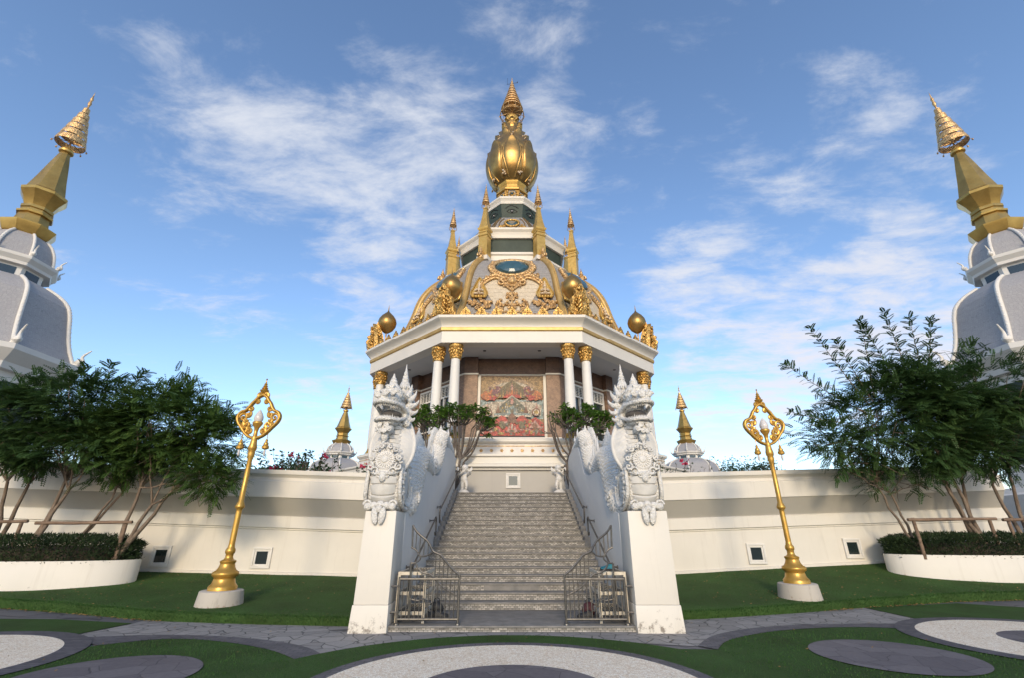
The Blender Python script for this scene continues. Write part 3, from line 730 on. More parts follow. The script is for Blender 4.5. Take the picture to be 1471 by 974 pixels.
def limb(b, p0, p1, r0, r1, r, k=5, wob=.06):
    p0, p1 = Vector(p0), Vector(p1); L = (p1 - p0).length; pts = []; rad = []
    for i in range(k + 1):
        t = i / k; w = wob * L * math.sin(PI * t)
        pts.append(p0.lerp(p1, t) + Vector((r.gauss(0, .5), r.gauss(0, .5), r.gauss(0, .3))) * w); rad.append(r0 + (r1 - r0) * t)
    pts[0], pts[-1] = p0, p1
    b.tube(pts, rad, 7); return pts
def feather_tree(lab, base, forks, blobs, nf, seed, m, shoots=(), L=(.3, .5), group='feathery trees in the planters', tr=.075):
    r = random.Random(seed); base = Vector(base)
    t = thing('tree', lab, 'tree', base, group)
    tb = MB(); lb = MB(); tips = []
    for f in forks:
        pts = limb(tb, base, f, tr, tr * .55, r, 6, .022)
    for (c, e, w) in blobs:
        c = Vector(c); f = min(forks, key=lambda q: (Vector(q) - c).length); f = Vector(f)
        nb = max(3, int(6 * w))
        for i in range(nb):
            v = Vector((r.gauss(0, 1), r.gauss(0, 1), r.gauss(0, .8))).normalized()
            e1 = c + Vector((v.x * e[0], v.y * e[1], v.z * e[2])) * r.uniform(.45, .8)
            pp = limb(tb, f, e1, tr * .30, .008, r, 6, .05)
            tips.append((c, e))
            for q in range(5):
                st_ = pp[r.randint(2, 6)]; v2 = Vector((r.gauss(0, 1), r.gauss(0, 1), r.gauss(0, .6))).normalized() * r.uniform(.3, .8)
                limb(tb, st_, st_ + v2, .012, .005, r, 3, .08)
    for f in forks:
        for i in range(3):
            c, e, w = blobs[r.randrange(len(blobs))]; v = Vector((r.gauss(0, .4), r.gauss(0, .4), r.gauss(0, .4)))
            limb(tb, f, Vector(c) + Vector((v.x * e[0], v.y * e[1], v.z * e[2])), tr * .4, .008, r, 6, .04)
    tot = sum(w for _, _, w in blobs)
    for (c, e, w) in blobs:
        c = Vector(c)
        clumps = []
        for i in range(int(16 + 14 * w)):
            v = Vector((r.gauss(0, 1), r.gauss(0, 1), r.gauss(0, 1))).normalized() * r.random() ** .35
            clumps.append(c + Vector((v.x * e[0], v.y * e[1], v.z * e[2])))
        for i in range(int(nf * w / tot)):
            k = clumps[r.randrange(len(clumps))]
            g = Vector((r.gauss(0, .25), r.gauss(0, .25), r.gauss(0, .16)))
            p = k + g
            d = (p - c); d.z *= .6; d = d.normalized() * .9 + Vector((r.gauss(0, .6), r.gauss(0, .6), r.uniform(-.1, .5)))
            frond(lb, p, d, r.uniform(*L), r, droop=r.uniform(.3, 1.2))
    for (a, bb, n) in shoots:
        a, bb = Vector(a), Vector(bb)
        mid = a.lerp(bb, .5) + Vector((0, 0, -.1)); pts = catmull([a, mid, bb], 8); n = int(n * 2.2)
        tb.tube(pts, [.022 - .018 * i / (len(pts) - 1) for i in range(len(pts))], 5)
        for i in range(n):
            u = .15 + .85 * i / n; k = u * (len(pts) - 1); j = min(int(k), len(pts) - 2); p = pts[j].lerp(pts[j + 1], k - j)
            ax = (pts[j + 1] - pts[j]).normalized(); an = i * 2.4
            o = ax.orthogonal().normalized(); o = o * math.cos(an) + ax.cross(o) * math.sin(an)
            frond(lb, p, o + ax * (.35 + .5 * u), r.uniform(.3, .46) * (1.15 - .5 * u), r, 9, droop=.5)
    tb.build('trunk', M['bark'], t, angle=60)
    lb.build('crown', m, t, fixn=False, smooth=False)
    return t
# left planter: four slim trunks
feather_tree('leftmost feathery tree of the left planter, cut off by the photo edge', (-15.6, 15.3, .9), [(-15.2, 15.2, 3.1), (-15.9, 15.2, 3.2)], [((-16.0, 15.2, 5.2), (1.6, 1.4, 1.35), 1.3), ((-15.0, 14.9, 4.2), (1.3, 1.1, .9), .7)], 2139, 21, M['leaf2'])
feather_tree('thick trunk feathery tree in front in the left planter', (-14.05, 14.7, .9), [(-13.6, 14.9, 2.9), (-13.9, 15.0, 3.2)], [((-13.9, 14.9, 5.5), (1.7, 1.4, 1.25), 1.4), ((-13.2, 14.6, 4.4), (1.5, 1.1, .95), 1.0)], 2622, 22, M['leaf2'], shoots=[((-13.6, 15, 5.9), (-13.8, 15.0, 7.1), 14), ((-12.9, 14.9, 6.1), (-12.4, 14.9, 6.75), 10)])
feather_tree('thin leaning feathery tree behind the thick trunk in the left planter', (-13.75, 15.6, .9), [(-12.6, 15.4, 2.7), (-12.4, 15.5, 2.9)], [((-12.4, 15.4, 5.1), (1.6, 1.3, 1.2), 1.1), ((-12.3, 15.0, 3.9), (.9, .8, .7), .4)], 1931, 23, M['leaf'], tr=.055)
feather_tree('rightmost feathery tree of the left planter, drooping over the wall toward the lamp post', (-11.75, 15.1, .9), [(-11.0, 15.0, 2.5), (-10.5, 15.0, 2.9), (-11.5, 15.0, 3.0)], [((-10.9, 14.9, 4.9), (1.5, 1.3, 1.25), 1.4), ((-9.6, 14.7, 4.3), (1.2, 1.0, .9), .8), ((-9.1, 14.4, 3.25), (.7, .6, .45), .3)], 2760, 24, M['leaf'], shoots=[((-9.7, 14.6, 3.9), (-8.2, 14.3, 3.1), 12), ((-10, 14.7, 5.4), (-8.6, 14.6, 5.0), 12), ((-11, 15, 5.6), (-10.9, 15, 6.5), 10)])
# right planter
feather_tree('leftmost thin trunk feathery tree of the right planter with long upright fronds', (13.1, 16.3, 1.0), [(12.6, 16.2, 2.9), (12.2, 16.2, 3.2)], [((12.5, 16.0, 5.0), (1.5, 1.2, 1.35), 1.3), ((11.0, 15.8, 4.5), (1.1, .9, .95), .8), ((13.4, 15.9, 6.0), (1.2, 1.0, 1.1), .7), ((13.0, 16.0, 3.4), (1.1, .8, .5), .35)], 1931, 31, M['leaf2'],
    shoots=[((12.4, 16, 5.6), (9.9, 15.9, 7.4), 22), ((12.2, 16, 5.2), (9.6, 15.8, 5.6), 16), ((12.6, 16, 5.9), (11.2, 15.9, 8.9), 24), ((12.8, 16, 6), (12.1, 16, 8.4), 20), ((12, 15.9, 4.8), (9.8, 15.6, 4.4), 14), ((12.9, 16, 6.2), (13.3, 16, 9.3), 22), ((12.3, 16, 5), (10.6, 15.8, 3.3), 12)], L=(.32, .55), tr=.05)
feather_tree('thick trunk feathery tree in the middle of the right planter', (15.2, 16.2, 1.0), [(14.4, 16.1, 3.3), (14.7, 16.1, 3.6)], [((14.6, 16.0, 6.0), (1.6, 1.3, 1.5), 1.5), ((14.3, 15.7, 4.5), (1.6, 1.1, .9), 1.0)], 2829, 32, M['leaf2'],
    shoots=[((14.0, 16, 6.5), (13.3, 16, 9.0), 24), ((14.4, 16, 6.8), (14.3, 16, 9.6), 24), ((14.8, 16, 6.6), (15.2, 16, 9.4), 22), ((15, 16, 6.8), (16.0, 16, 9.3), 22)], L=(.32, .55))
feather_tree('feathery tree with forked trunk behind the thick trunk in the right planter', (15.6, 17.0, 1.0), [(15.2, 16.9, 3.4), (15.8, 16.9, 3.5)], [((16.0, 16.8, 5.6), (1.6, 1.3, 1.5), 1.2)], 1655, 33, M['leaf'])
feather_tree('rightmost feathery tree of the right planter, cut off by the photo edge', (16.7, 16.4, 1.0), [(16.2, 16.3, 3.2), (16.9, 16.3, 3.6)], [((17.2, 16.3, 6.2), (1.7, 1.4, 1.7), 1.4), ((16.2, 16.0, 4.4), (1.3, 1.0, .9), .8)], 2622, 34, M['leaf2'])
# timber props round the trunks
def prop(lab, x0, x1, y0, y1, z, zb):
    t = thing('tree_support', lab, 'support rail', ((x0 + x1) / 2, (y0 + y1) / 2, zb), 'timber supports in the planters')
    r = random.Random(int(x0 * 10))
    b = MB(); limb(b, (x0 - .2, y0, z), (x1 + .2, y1, z + .03), .05, .045, r, 5, .008); b.build('rail', M['timber'], t, angle=60)
    for x, y in ((x0, y0), (x1, y1)):
        b = MB(); limb(b, (x, y + .03, zb), (x, y + .03, z + .06), .055, .05, r, 4, .01); b.build('post', M['timber'], t, angle=60)
prop('rough timber rail across the thick trunk in the left planter', -13.9, -11.6, 14.75, 14.95, 1.98, .85)
prop('rough timber rail at the photo edge in the left planter', -16.3, -14.6, 14.8, 14.8, 2.0, .85)
prop('long rough timber rail across the left half of the right planter', 12.9, 15.35, 15.95, 15.95, 2.1, .95)
prop('short rough timber rail at the photo edge in the right planter', 16.0, 17.6, 16.0, 16.0, 2.1, .95)

# ------------------------------------------------------------------ white serpent statues
def frac(x): return x - math.floor(x)
def naga(sx, lab):
    x0, y0, z0 = (-2.70 if sx < 0 else 2.77), 10.44, 2.13
    t = thing('serpent_statue', lab, 'statue', (x0, y0, z0), 'serpent statues on the stair parapets')
    W = lambda x, y, z: (x0 + x, y0 + y, z0 + z)
    # ---- body: one continuous scaled tube from the neck down the chest and over the parapet
    P = [(.02, 2.1, .19), (.12, 1.75, .23), (.13, 1.4, .27), (.04, 1.05, .31), (-.07, .72, .335), (-.06, .40, .32), (.18, .19, .30), (.62, .14, .28), (1.15, .24, .31), (1.6, .62, .31),
         (2.0, 1.15, .31), (2.45, 1.47, .30), (2.95, 1.44, .29), (3.5, 1.36, .275), (4.1, 1.42, .26), (4.7, 1.54, .255), (5.2, 1.78, .255), (5.7, 2.32, .25), (6.2, 2.72, .24), (6.8, 2.78, .22), (7.5, 2.72, .19), (8.3, 2.72, .165), (9.0, 2.66, .14), (9.4, 2.45, .12), (9.52, 2.1, .10), (9.5, 1.7, .085), (9.62, 1.5, .06), (9.75, 1.55, .03)]
    C = catmull(P, 40); nu = 56
    b = MB(); s = 0; ring = []; L = len(C)
    step_ = max(1, 1)
    prev = None; SC = .098
    for i in range(0, L):
        c = C[i]; r = c.z
        a, d = C[max(0, i - 1)], C[min(L - 1, i + 1)]
        ty, tz = d.x - a.x, d.y - a.y; l = math.hypot(ty, tz) or 1; ty /= l; tz /= l
        if prev is not None: s += math.hypot(c.x - prev.x, c.y - prev.y)
        prev = c
        ny, nz = tz, -ty          # descending chest: this normal faces forward (-Y)
        off = -sx * .16 * max(0, min(1, (c.x - .2) / .7))     # the coils lie toward the stair side of the parapet
        row = s / SC; ri = math.floor(row); fy = row - ri
        ncol = 18
        for k in range(nu):
            th = 2 * PI * k / nu
            front = math.cos(th)   # 1 = along normal
            if s < 2.15 and front > .62:     # belly plates
                q = frac(s / .125); h = .030 * (1 - q) ** .8 - (.045 if q > .84 else .008)
            else:
                u = th / (2 * PI) * ncol; fx = frac(u + .5 * (ri % 2)) - .5
                # overlapping rounded scales in two staggered rows
                e = 4 * fx * fx + max(0, fy - .15) ** 2 * 1.5
                h = .052 * max(0, 1 - e) ** .7 - .022
            rr = r + h * min(1, r / .2)
            b.v.append(W(off + rr * math.sin(th), c.x + ny * rr * front, c.y + nz * rr * front))
    for i in range(L - 1):
        for k in range(nu):
            b.f.append((i * nu + k, i * nu + (k + 1) % nu, (i + 1) * nu + (k + 1) % nu, (i + 1) * nu + k)); b.mi.append(0)
    b.f.append(tuple(range(nu))); b.f.append(tuple(range((L - 1) * nu, L * nu))); b.mi += [0, 0]
    body = b.build('body', M['statue_smooth'], t, angle=60)
    # ---- hood
    HW = [(.72, .20), (.9, .33), (1.1, .44), (1.3, .485), (1.5, .48), (1.7, .42), (1.9, .33), (2.1, .2)]
    hw = [(p.x, p.y) for p in catmull([(a, c, 0) for a, c in HW], 4)]
    def hood(side):
        def fn(u, v):
            z = .72 + 1.4 * v; w = interp(hw, z); a = (2 * u - 1)
            y = .0 + .26 * (z - .7) / 1.4 - .16 + .16 * abs(a) ** 2.2 - .05 * math.cos(a * PI / 2)
            if side < 0:
                q = frac((z + .22 * a * a) / .13); y -= .02 * q * (1 - abs(a) ** 6)
            else: y += .07
            return W(a * w, y, z)
        return fn
    b = MB(); b.grid(hood(-1), 40, 90); b.grid(hood(1), 40, 30)
    rim = [Vector(hood(-1)(0, i / 30)) for i in range(31)]; rim2 = [Vector(hood(-1)(1, i / 30)) for i in range(31)]
    for rm in (rim, rim2):
        b.tube([p + Vector((0, .035, 0)) for p in rm], .05, 10)
        b.tube([p + Vector((0, -.005, 0)) + (Vector((x0, y0, p.z)) - p) * .07 for p in rm], .018, 8)
    b.build('hood', M['statue_smooth'], t, angle=60)
    # ---- lotus medallion on the chest
    b = MB(); c = Vector(W(0, -.36, 1.02)); Mx = Matrix.Rotation(R(90 - 12), 4, 'X')
    d = MB(); d.lathe([(.24, -.03), (.255, .01), (.24, .03), (.22, .02), (.10, .035), (.09, .06), (.06, .07), (.03, .085), (.001, .09)], 40, (0, 0, 0))
    for i in range(18):
        a = 2 * PI * i / 18; d.ell((.16 * math.cos(a), .16 * math.sin(a), .03), (.06, .021, .03), 8, 6, mtx=Matrix.Rotation(a, 3, 'Z'))
    for i in range(30):
        a = 2 * PI * i / 30; d.ell((.262 * math.cos(a), .262 * math.sin(a), .005), (.022, .022, .022), 6, 5)
    for i in range(12):
        a = 2 * PI * i / 12; d.ell((.075 * math.cos(a), .075 * math.sin(a), .06), (.018, .018, .018), 6, 5)
    b.merge(d, Matrix.Translation(c) @ Mx @ Matrix.Scale(.78, 4))
    b.build('medallion', M['statue_smooth'], t, angle=55)
    # ---- collar frills round the medallion
    b = MB(); r = random.Random(4)
    for i in range(110):
        a = r.uniform(0, 2 * PI); q = r.uniform(.20, .36); x = q * math.cos(a); z = 1.04 + q * math.sin(a) * .95
        if z < .75: continue
        y = -.33 + .5 * x * x + .10 * (z - 1.0)
        b.ell(W(x, y, z), (.030, .035, .030), 8, 6)
    for s_ in (-1, 1):
        for q in ((.18, .78, .09, .3), (.09, .70, .07, 1.2), (.30, .88, .08, 2.0), (.30, 1.06, .06, 2.6), (.22, 1.24, .06, 2.2), (.1, 1.30, .05, 1.4)):
            x, z, rr, a = q
            sp = spiral((x, z), rr, 1.2, a, 1, lambda u, v: W(s_ * u, -.40 + .55 * u * u + .10 * (v - 1), v), 16); b.tube(sp, [.026 - .01 * i / 16 for i in range(17)], 7)
    b.ell(W(0, -.42, .72), (.11, .05, .06), 12, 8); b.ell(W(0, -.45, .64), (.07, .05, .085), 12, 8)
    b.tube(catmull([W(-.33, -.2, .8), W(-.17, -.42, .72), W(0, -.44, .75), W(.17, -.42, .72), W(.33, -.2, .8)], 5), .022, 8)
    b.build('collar', M['statue'], t, angle=60)
    # ---- feathered wing scrolls on the flanks
    for s_ in (-1, 1):
        b = MB()
        b.ell(W(s_ * .27, .16, .46), (.12, .44, .46), 20, 14, mtx=Matrix.Rotation(R(-18), 3, 'X'))
        for i in range(7):
            for j in range(4):
                yy = .02 + .13 * j + .02 * i; zz = .72 - .085 * i + .02 * j; L_ = .19 - .012 * i
                b.ell(W(s_ * (.375 - .015 * j), yy - .18, zz), (.045, L_ * .55, .040), 8, 6, mtx=Matrix.Rotation(R(-38), 3, 'X'))
        o = [(-.25, .82), (-.30, .55), (-.27, .32), (-.12, .16), (.15, .06), (.45, .08), (.62, .26), (.60, .5), (.42, .72), (.30, .95), (.22, 1.12)]
        b.tube(catmull([W(s_ * (.375 - .03 * abs(i - 4) / 4), y, z) for i, (y, z) in enumerate(o)], 5), .042, 8)
        b.tube(catmull([W(s_ * .40, y + .05, z + .06) for y, z in o[2:8]], 5), .022, 8)
        for q in range(9):
            y, z = o[min(q + 1, 10)]; b.ell(W(s_ * .385, y + .08, z + .02), (.04, .05, .05), 8, 6)
        b.build('wing', M['statue'], t, angle=60)
    # ---- drooping leaf foot over the pier edge
    b = MB()
    for x in (-.25, -.13, 0, .13, .25): b.ell(W(x, -.38, .12 - .15 * abs(x)), (.085, .07, .08), 10, 8)
    for s_ in (-1, 1):
        b.ell(W(s_ * .075, -.455, -.10), (.07, .035, .17), 12, 8, mtx=Matrix.Rotation(R(s_ * 9), 3, 'Y'))
        sp = spiral((.25, .12), .09, 1.3, 0, 1, lambda u, v: W(s_ * u, -.40, v), 16); b.tube(sp, .024, 7)
    b.ell(W(0, -.44, .03), (.08, .05, .07), 10, 8); b.build('foot_leaf', M['statue'], t, angle=60)
    # ---- head, turned a little outward
    W0 = W; yaw = sx * R(13)
    def W(x, y, z):
        x *= 1.14; y = (y - .1) * 1.14
        return W0(x * math.cos(yaw) - y * math.sin(yaw), .1 + x * math.sin(yaw) + y * math.cos(yaw), z)
    b = MB()
    b.ell(W(0, .06, 2.22), (.265, .33, .26), 20, 14)
    b.ell(W(0, -.16, 2.36), (.245, .33, .17), 20, 12, mtx=Matrix.Rotation(R(-8), 3, 'X'))       # upper jaw
    b.ell(W(0, -.42, 2.33), (.15, .12, .12), 16, 10)
    b.tube(catmull([W(-.27, .06, 2.12), W(-.255, -.18, 2.22), W(-.17, -.44, 2.235), W(0, -.53, 2.25), W(.17, -.44, 2.235), W(.255, -.18, 2.22), W(.27, .06, 2.12)], 8), .05, 10)   # upper lip
    b.tube(catmull([W(-.25, .08, 2.0), W(-.23, -.18, 1.90), W(-.15, -.36, 1.885), W(0, -.42, 1.89), W(.15, -.36, 1.885), W(.23, -.18, 1.90), W(.25, .08, 2.0)], 8), .046, 10)      # lower lip
    b.ell(W(0, -.12, 1.84), (.215, .30, .075), 18, 10, mtx=Matrix.Rotation(R(6), 3, 'X'))
    for s_ in (-1, 1):
        b.ell(W(s_ * .225, .14, 2.06), (.075, .15, .22), 12, 10)
        for p in ((s_ * .085, -.50, 2.41), (s_ * .17, -.38, 2.45)):
            sp = spiral((0, 0), .075, 1.4, 0, s_, lambda u, v: W(p[0] + u, p[1] - .02, p[2] + v), 16); b.tube(sp, [.028 - .008 * i / 16 for i in range(17)], 8); b.ell(W(*p), (.06, .05, .06), 10, 8)
        b.ell(W(s_ * .205, -.16, 2.46), (.06, .07, .065), 12, 10)          # eye
        b.tube(catmull([W(s_ * .10, -.32, 2.52), W(s_ * .19, -.24, 2.56), W(s_ * .25, -.08, 2.52), W(s_ * .27, .02, 2.44)], 5), .03, 8)   # brow
        for k, (yy, zz, l, an) in enumerate(((.10, 2.50, .13, 65), (.14, 2.40, .15, 40), (.15, 2.28, .16, 15), (.15, 2.16, .15, -10), (.13, 2.04, .14, -30), (.08, 1.94, .12, -50))):
            l *= (1.75 if s_ == -sx else 1.0); d = Vector((s_ * math.cos(R(an)), .25, math.sin(R(an)))).normalized(); st_ = Vector(W(s_ * .22, yy, zz))
            b.tube(catmull([st_, st_ + d * l * .5 + Vector((0, 0, .0)), st_ + d * l * .85 + Vector((0, 0, .05)), st_ + d * l + Vector((0, 0, .13))], 4), [.08, .078, .075, .07, .065, .058, .05, .042, .035, .028, .02, .014, .008][:13], 8)
            b.ell(tuple(st_ + d * .1), (.07, .06, .07), 10, 8)
    # forehead crest: flame shaped plate rising to a point
    b.lathe([(.27, 2.38), (.29, 2.46), (.245, 2.55), (.20, 2.63), (.15, 2.70), (.10, 2.76), (.085, 2.80), (.095, 2.83), (.06, 2.87), (.065, 2.90), (.035, 2.94), (.012, 3.03)], 24, W(0, -.10, 0), sy=.72)
    for s_ in (-1, 1):
        for (x, z, rr) in ((.10, 2.53, .075), (.19, 2.47, .05), (.055, 2.66, .055)):
            sp = spiral((x, z), rr, 1.3, .5, 1, lambda u, v: W(s_ * u, -.10 - .185 * max(.1, 1 - (u / .27) ** 2) ** .5 * (1 if v < 2.6 else .72), v), 16); b.tube(sp, .02, 7)
    b.ell(W(0, -.29, 2.47), (.045, .04, .07), 10, 8)
    head = b.build('head', M['statue'], t, angle=60, remesh=.0135)
    # chin beard
    b = MB(); b.ell(W(0, -.20, 1.70), (.17, .15, .14), 16, 10); b.ell(W(0, -.24, 1.54), (.085, .085, .14), 14, 10); b.ell(W(0, -.25, 1.38), (.035, .04, .10), 10, 8)
    for s_ in (-1, 1):
        for (x, z, rr) in ((.08, 1.76, .07), (.14, 1.66, .055), (.05, 1.62, .05)):
            sp = spiral((x, z), rr, 1.3, 1, 1, lambda u, v: W(s_ * u, -.36 + 1.2 * u * u, v), 16); b.tube(sp, .018, 7)
        b.ell(W(s_ * .06, -.35, 1.73), (.035, .03, .03), 8, 6)
    b.build('beard', M['statue'], head, angle=60, remesh=.0125)
    # teeth
    b = MB()
    up = catmull([W(-.225, -.14, 2.20), W(-.155, -.40, 2.215), W(0, -.485, 2.23), W(.155, -.40, 2.215), W(.225, -.14, 2.20)], 5)
    lo = catmull([W(-.2, -.14, 1.915), W(-.135, -.33, 1.905), W(0, -.385, 1.91), W(.135, -.33, 1.905), W(.2, -.14, 1.915)], 5)
    for i, p in enumerate(up): b.lathe([(.016, 0), (.013, -.045), (.002, -.085 - .035 * (i in (5, 15)))], 8, tuple(p))
    b.build('upper_teeth', M['statue_smooth'], head); b = MB()
    for i, p in enumerate(lo): b.lathe([(.016, 0), (.012, .035), (.002, .07 + .035 * (i in (4, 16)))], 8, tuple(p))
    b.build('lower_teeth', M['statue_smooth'], head)
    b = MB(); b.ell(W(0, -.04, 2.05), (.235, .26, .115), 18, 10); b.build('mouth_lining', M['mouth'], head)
    b = MB(); b.ell(W(0, -.14, 1.96), (.10, .26, .03), 14, 8); b.build('tongue', M['statue_smooth'], head)
    # tall crown behind
    b = MB(); pr = [(.20, 2.36), (.215, 2.44), (.19, 2.50), (.215, 2.54), (.17, 2.60), (.185, 2.64), (.14, 2.70), (.155, 2.76), (.13, 2.84), (.105, 2.92), (.075, 2.98), (.092, 3.01), (.06, 3.05), (.072, 3.08), (.045, 3.14), (.05, 3.17), (.028, 3.24), (.008, 3.40)]
    b.lathe(pr, 28, W(-sx * .06, .30, 0))
    for z, n_, rr in ((2.45, 16, .215), (2.64, 14, .182), (2.78, 12, .155)):
        for i in range(n_):
            a = 2 * PI * i / n_; b.ell(W(-sx * .06 + rr * math.cos(a), .30 + rr * math.sin(a), z), (.028, .028, .05), 6, 6)
    b.build('crown', M['statue'], head, angle=60)
    W = W0
    # ---- spires, fins and ruffs on the coils
    for (yy, zz, hh) in ((2.5, 1.66, .62), (6.45, 2.86, .36)):
        q_ = hh / .62; b = MB(); b.lathe([(r_ * q_, z_ * q_) for r_, z_ in [(.20, 0), (.22, .07), (.17, .13), (.19, .18), (.14, .25), (.15, .30), (.10, .37), (.11, .40), (.06, .46), (.065, .49), (.03, .54), (.008, .64)]], 20, W(-sx * .1, yy, zz))
        for i in range(14):
            a = 2 * PI * i / 14; b.ell(W(-sx * .1 + .2 * q_ * math.cos(a), yy + .2 * q_ * math.sin(a), zz + .05), (.05, .05, .06), 8, 6)
        b.build('coil_spire', M['statue'], t, angle=60)
    for (yy, zz, dy, dz, h) in ((3.15, 1.62, .1, .5, .55), (3.9, 1.5, .12, .55, .6), (5.55, 2.2, -.35, .4, .42), (7.1, 2.9, .2, .45, .34), (7.9, 2.85, .3, .4, .3)):
        b = MB(); p = Vector(W(-sx * .12, yy, zz)); q = Vector((0, dy, dz)).normalized()
        for s_ in (-1, 1):
            a = p + Vector((s_ * .12, 0, 0)); b.tube(catmull([a, a + q * h * .4 + Vector((s_ * .05, -.06, 0)), a + q * h * .8 + Vector((s_ * .04, -.04, 0)), a + q * h + Vector((s_ * .01, .04, .06))], 4), [.055, .054, .052, .05, .046, .042, .036, .03, .025, .02, .015, .01, .004], 8)
        b.build('fin', M['statue_smooth'], t, angle=60)
    r = random.Random(9); ox = -sx * .16
    for (yy, zz, rr, n_) in ((1.22, .30, .33, 22), (3.75, 1.40, .29, 26), (9.4, 2.4, .16, 20)):
        b = MB()
        for i in range(n_ * 2):
            a = r.uniform(0, 2 * PI); dy = r.uniform(-.10, .10)
            b.ell(W(ox + rr * math.cos(a), yy + dy, zz + rr * math.sin(a) + .5 * dy), (.045, .05, .045), 8, 6)
        b.build('ruff', M['statue'], t, angle=60, remesh=.014)
    # flame crest running along the outer back of the first two arches
    b = MB(); C2 = [c for c in C if .9 < c.x < 7.2]
    for i in range(0, len(C2) - 4, 7):
        c, e_ = C2[i], C2[i + 3]; ty, tz = e_.x - c.x, e_.y - c.y; l = math.hypot(ty, tz) or 1; ny, nz = -tz / l, ty / l
        p = Vector(W(ox + sx * .20, c.x + ny * c.z * .85, c.y + nz * c.z * .85)); u = Vector((sx * .35, ny, nz)).normalized(); f_ = Vector((0, ty / l, tz / l))
        b.tube([p - u * .05, p + u * .07 - f_ * .02, p + u * .13 + f_ * .02, p + u * .17 + f_ * .08], [.075, .07, .045, .008], 8)
        b.ell(tuple(p), (.07, .08, .08), 8, 6)
    b.build('crest', M['statue'], t, angle=60)
    return t
naga(-1, 'white crowned serpent statue with open jaws on the left pier, coils climbing the parapet')
naga(1, 'white crowned serpent statue with open jaws on the right pier, coils climbing the parapet')

def cherub(cx, cy, cz, face, lab):
    t = thing('child_statue', lab, 'statue', (cx, cy, cz), 'white child statues at the head of the stair')
    b = MB(); s = face
    def W(x, y, z): return (cx + s * x, cy + y, cz + z)
    b.lathe([(.24, 0), (.25, .05), (.2, .1), (.14, .16)], 18, (cx, cy, cz))
    T = lambda P, r: b.tube(catmull([W(*p) for p in P], 4), [r[0] + (r[-1] - r[0]) * i / (4 * (len(P) - 1)) for i in range(4 * (len(P) - 1) + 1)], 10)
    T([(-.07, .02, .14), (-.06, 0, .3), (-.07, .0, .48)], (.055, .09)); T([(.10, -.05, .2), (.12, -.1, .34), (.07, 0, .5)], (.05, .09))
    b.ell(W(-.07, -.05, .14), (.055, .09, .04), 10, 6); b.ell(W(.11, -.1, .2), (.055, .09, .04), 10, 6)
    b.ell(W(0, 0, .58), (.15, .13, .16), 14, 10); b.ell(W(0, .01, .76), (.14, .11, .14), 14, 10); b.ell(W(0, -.01, .9), (.05, .05, .08), 10, 8)
    b.ell(W(.02, -.02, 1.04), (.125, .13, .145), 16, 12)
    b.ell(W(.02, -.15, 1.02), (.022, .03, .025), 8, 6)
    for e in (-1, 1):
        b.ell(W(.02 + e * .045, -.135, 1.06), (.018, .014, .014), 8, 6); b.ell(W(.02 + e * .125, 0, 1.03), (.02, .035, .04), 8, 6)
    b.ell(W(.02, -.135, .965), (.03, .015, .012), 8, 6)
    for i in range(16):
        a = i * 2.4; q = .11 * (i / 16) ** .5; b.ell(W(.02 + q * math.cos(a), .01 + q * math.sin(a), 1.15 - .5 * q), (.045, .045, .035), 8, 6)
    T([(-.13, 0, .84), (-.2, -.1, .74), (-.05, -.24, .84), (.06, -.25, .9)], (.055, .035)); T([(.13, 0, .84), (.25, -.08, .78), (.26, -.22, .86), (.18, -.26, .9)], (.055, .035))
    T([(-.08, -.26, .91), (.12, -.27, .92), (.32, -.26, .9)], (.02, .022))
    for e in (-1, 1):
        for k in range(4): b.ell(W(e * (.14 + .05 * k), .15, .8 + .07 * k), (.045, .025, .14 - .015 * k), 8, 8)
    b.build('figure', M['statue_smooth'], t, angle=60, remesh=.014)
cherub(-2.02, 20.25, 3.212, 1, 'small white winged child statue at the top left end of the stair')
cherub(1.98, 20.25, 3.212, -1, 'small white winged child statue at the top right end of the stair')

# ------------------------------------------------------------------ the temple
TC = Vector((0, 32, 0))
tp = thing('temple', 'tall octagonal white temple with golden bell roof, onion bud spire and mosaic mural', 'temple', (0, 32, 2.6))
def fr(k):
    a = R(-90 + 45 * k); return Vector((math.cos(a), math.sin(a), 0)), Vector((-math.sin(a), math.cos(a), 0))
def FP(k, a, z, ap):
    n, t_ = fr(k); p = TC + n * ap + t_ * a; return (p.x, p.y, z)
def VP(k, ap, z, da=0):      # on the vertex line between face k and k+1
    a = R(-90 + 45 * k + 22.5); r = ap / math.cos(PI / 8); return (TC.x + r * math.cos(a), TC.y + r * math.sin(a), z)
def octa(name, prof, m, parent=tp, **kw):
    b = MB(); b.lathe(prof, 8, (0, 32, 0), oct_=True); return b.build(name, m, parent, angle=kw.pop('angle', 20), **kw)
octa('retaining_wall', [(10.0, 2.6), (10.0, 4.37)], M['grey_paint'])
vent(tp, .05, 21.998, 3.9, .52, .52)
octa('terrace_ledge', [(9.9, 4.36), (10.12, 4.37), (10.14, 4.44), (10.3, 4.50), (10.3, 4.60), (10.2, 4.66), (10.2, 4.93), (10.32, 4.97), (10.32, 5.06), (9.0, 5.07)], M['cream'])
octa('plinth', [(9.25, 5.04), (9.25, 5.16), (9.12, 5.2), (9.1, 5.74)], M['panel_stone'])
octa('plinth_moulding', [(9.08, 5.735), (9.16, 5.74), (9.26, 5.82), (9.26, 5.92), (9.18, 5.98), (6.2, 5.985)], M['cream'])
octa('gold_line', [(9.0, 5.60), (9.128, 5.60), (9.128, 5.635), (9.0, 5.635)], M['gold_copper'], smooth=False)
proto = None
b = MB(); b.ell((0, 0, 0), (.05, .035, .05), 10, 8)
for i in range(6):
    a = i * PI / 3; b.ell((.06 * math.cos(a), 0, .06 * math.sin(a)), (.03, .02, .03), 6, 6)
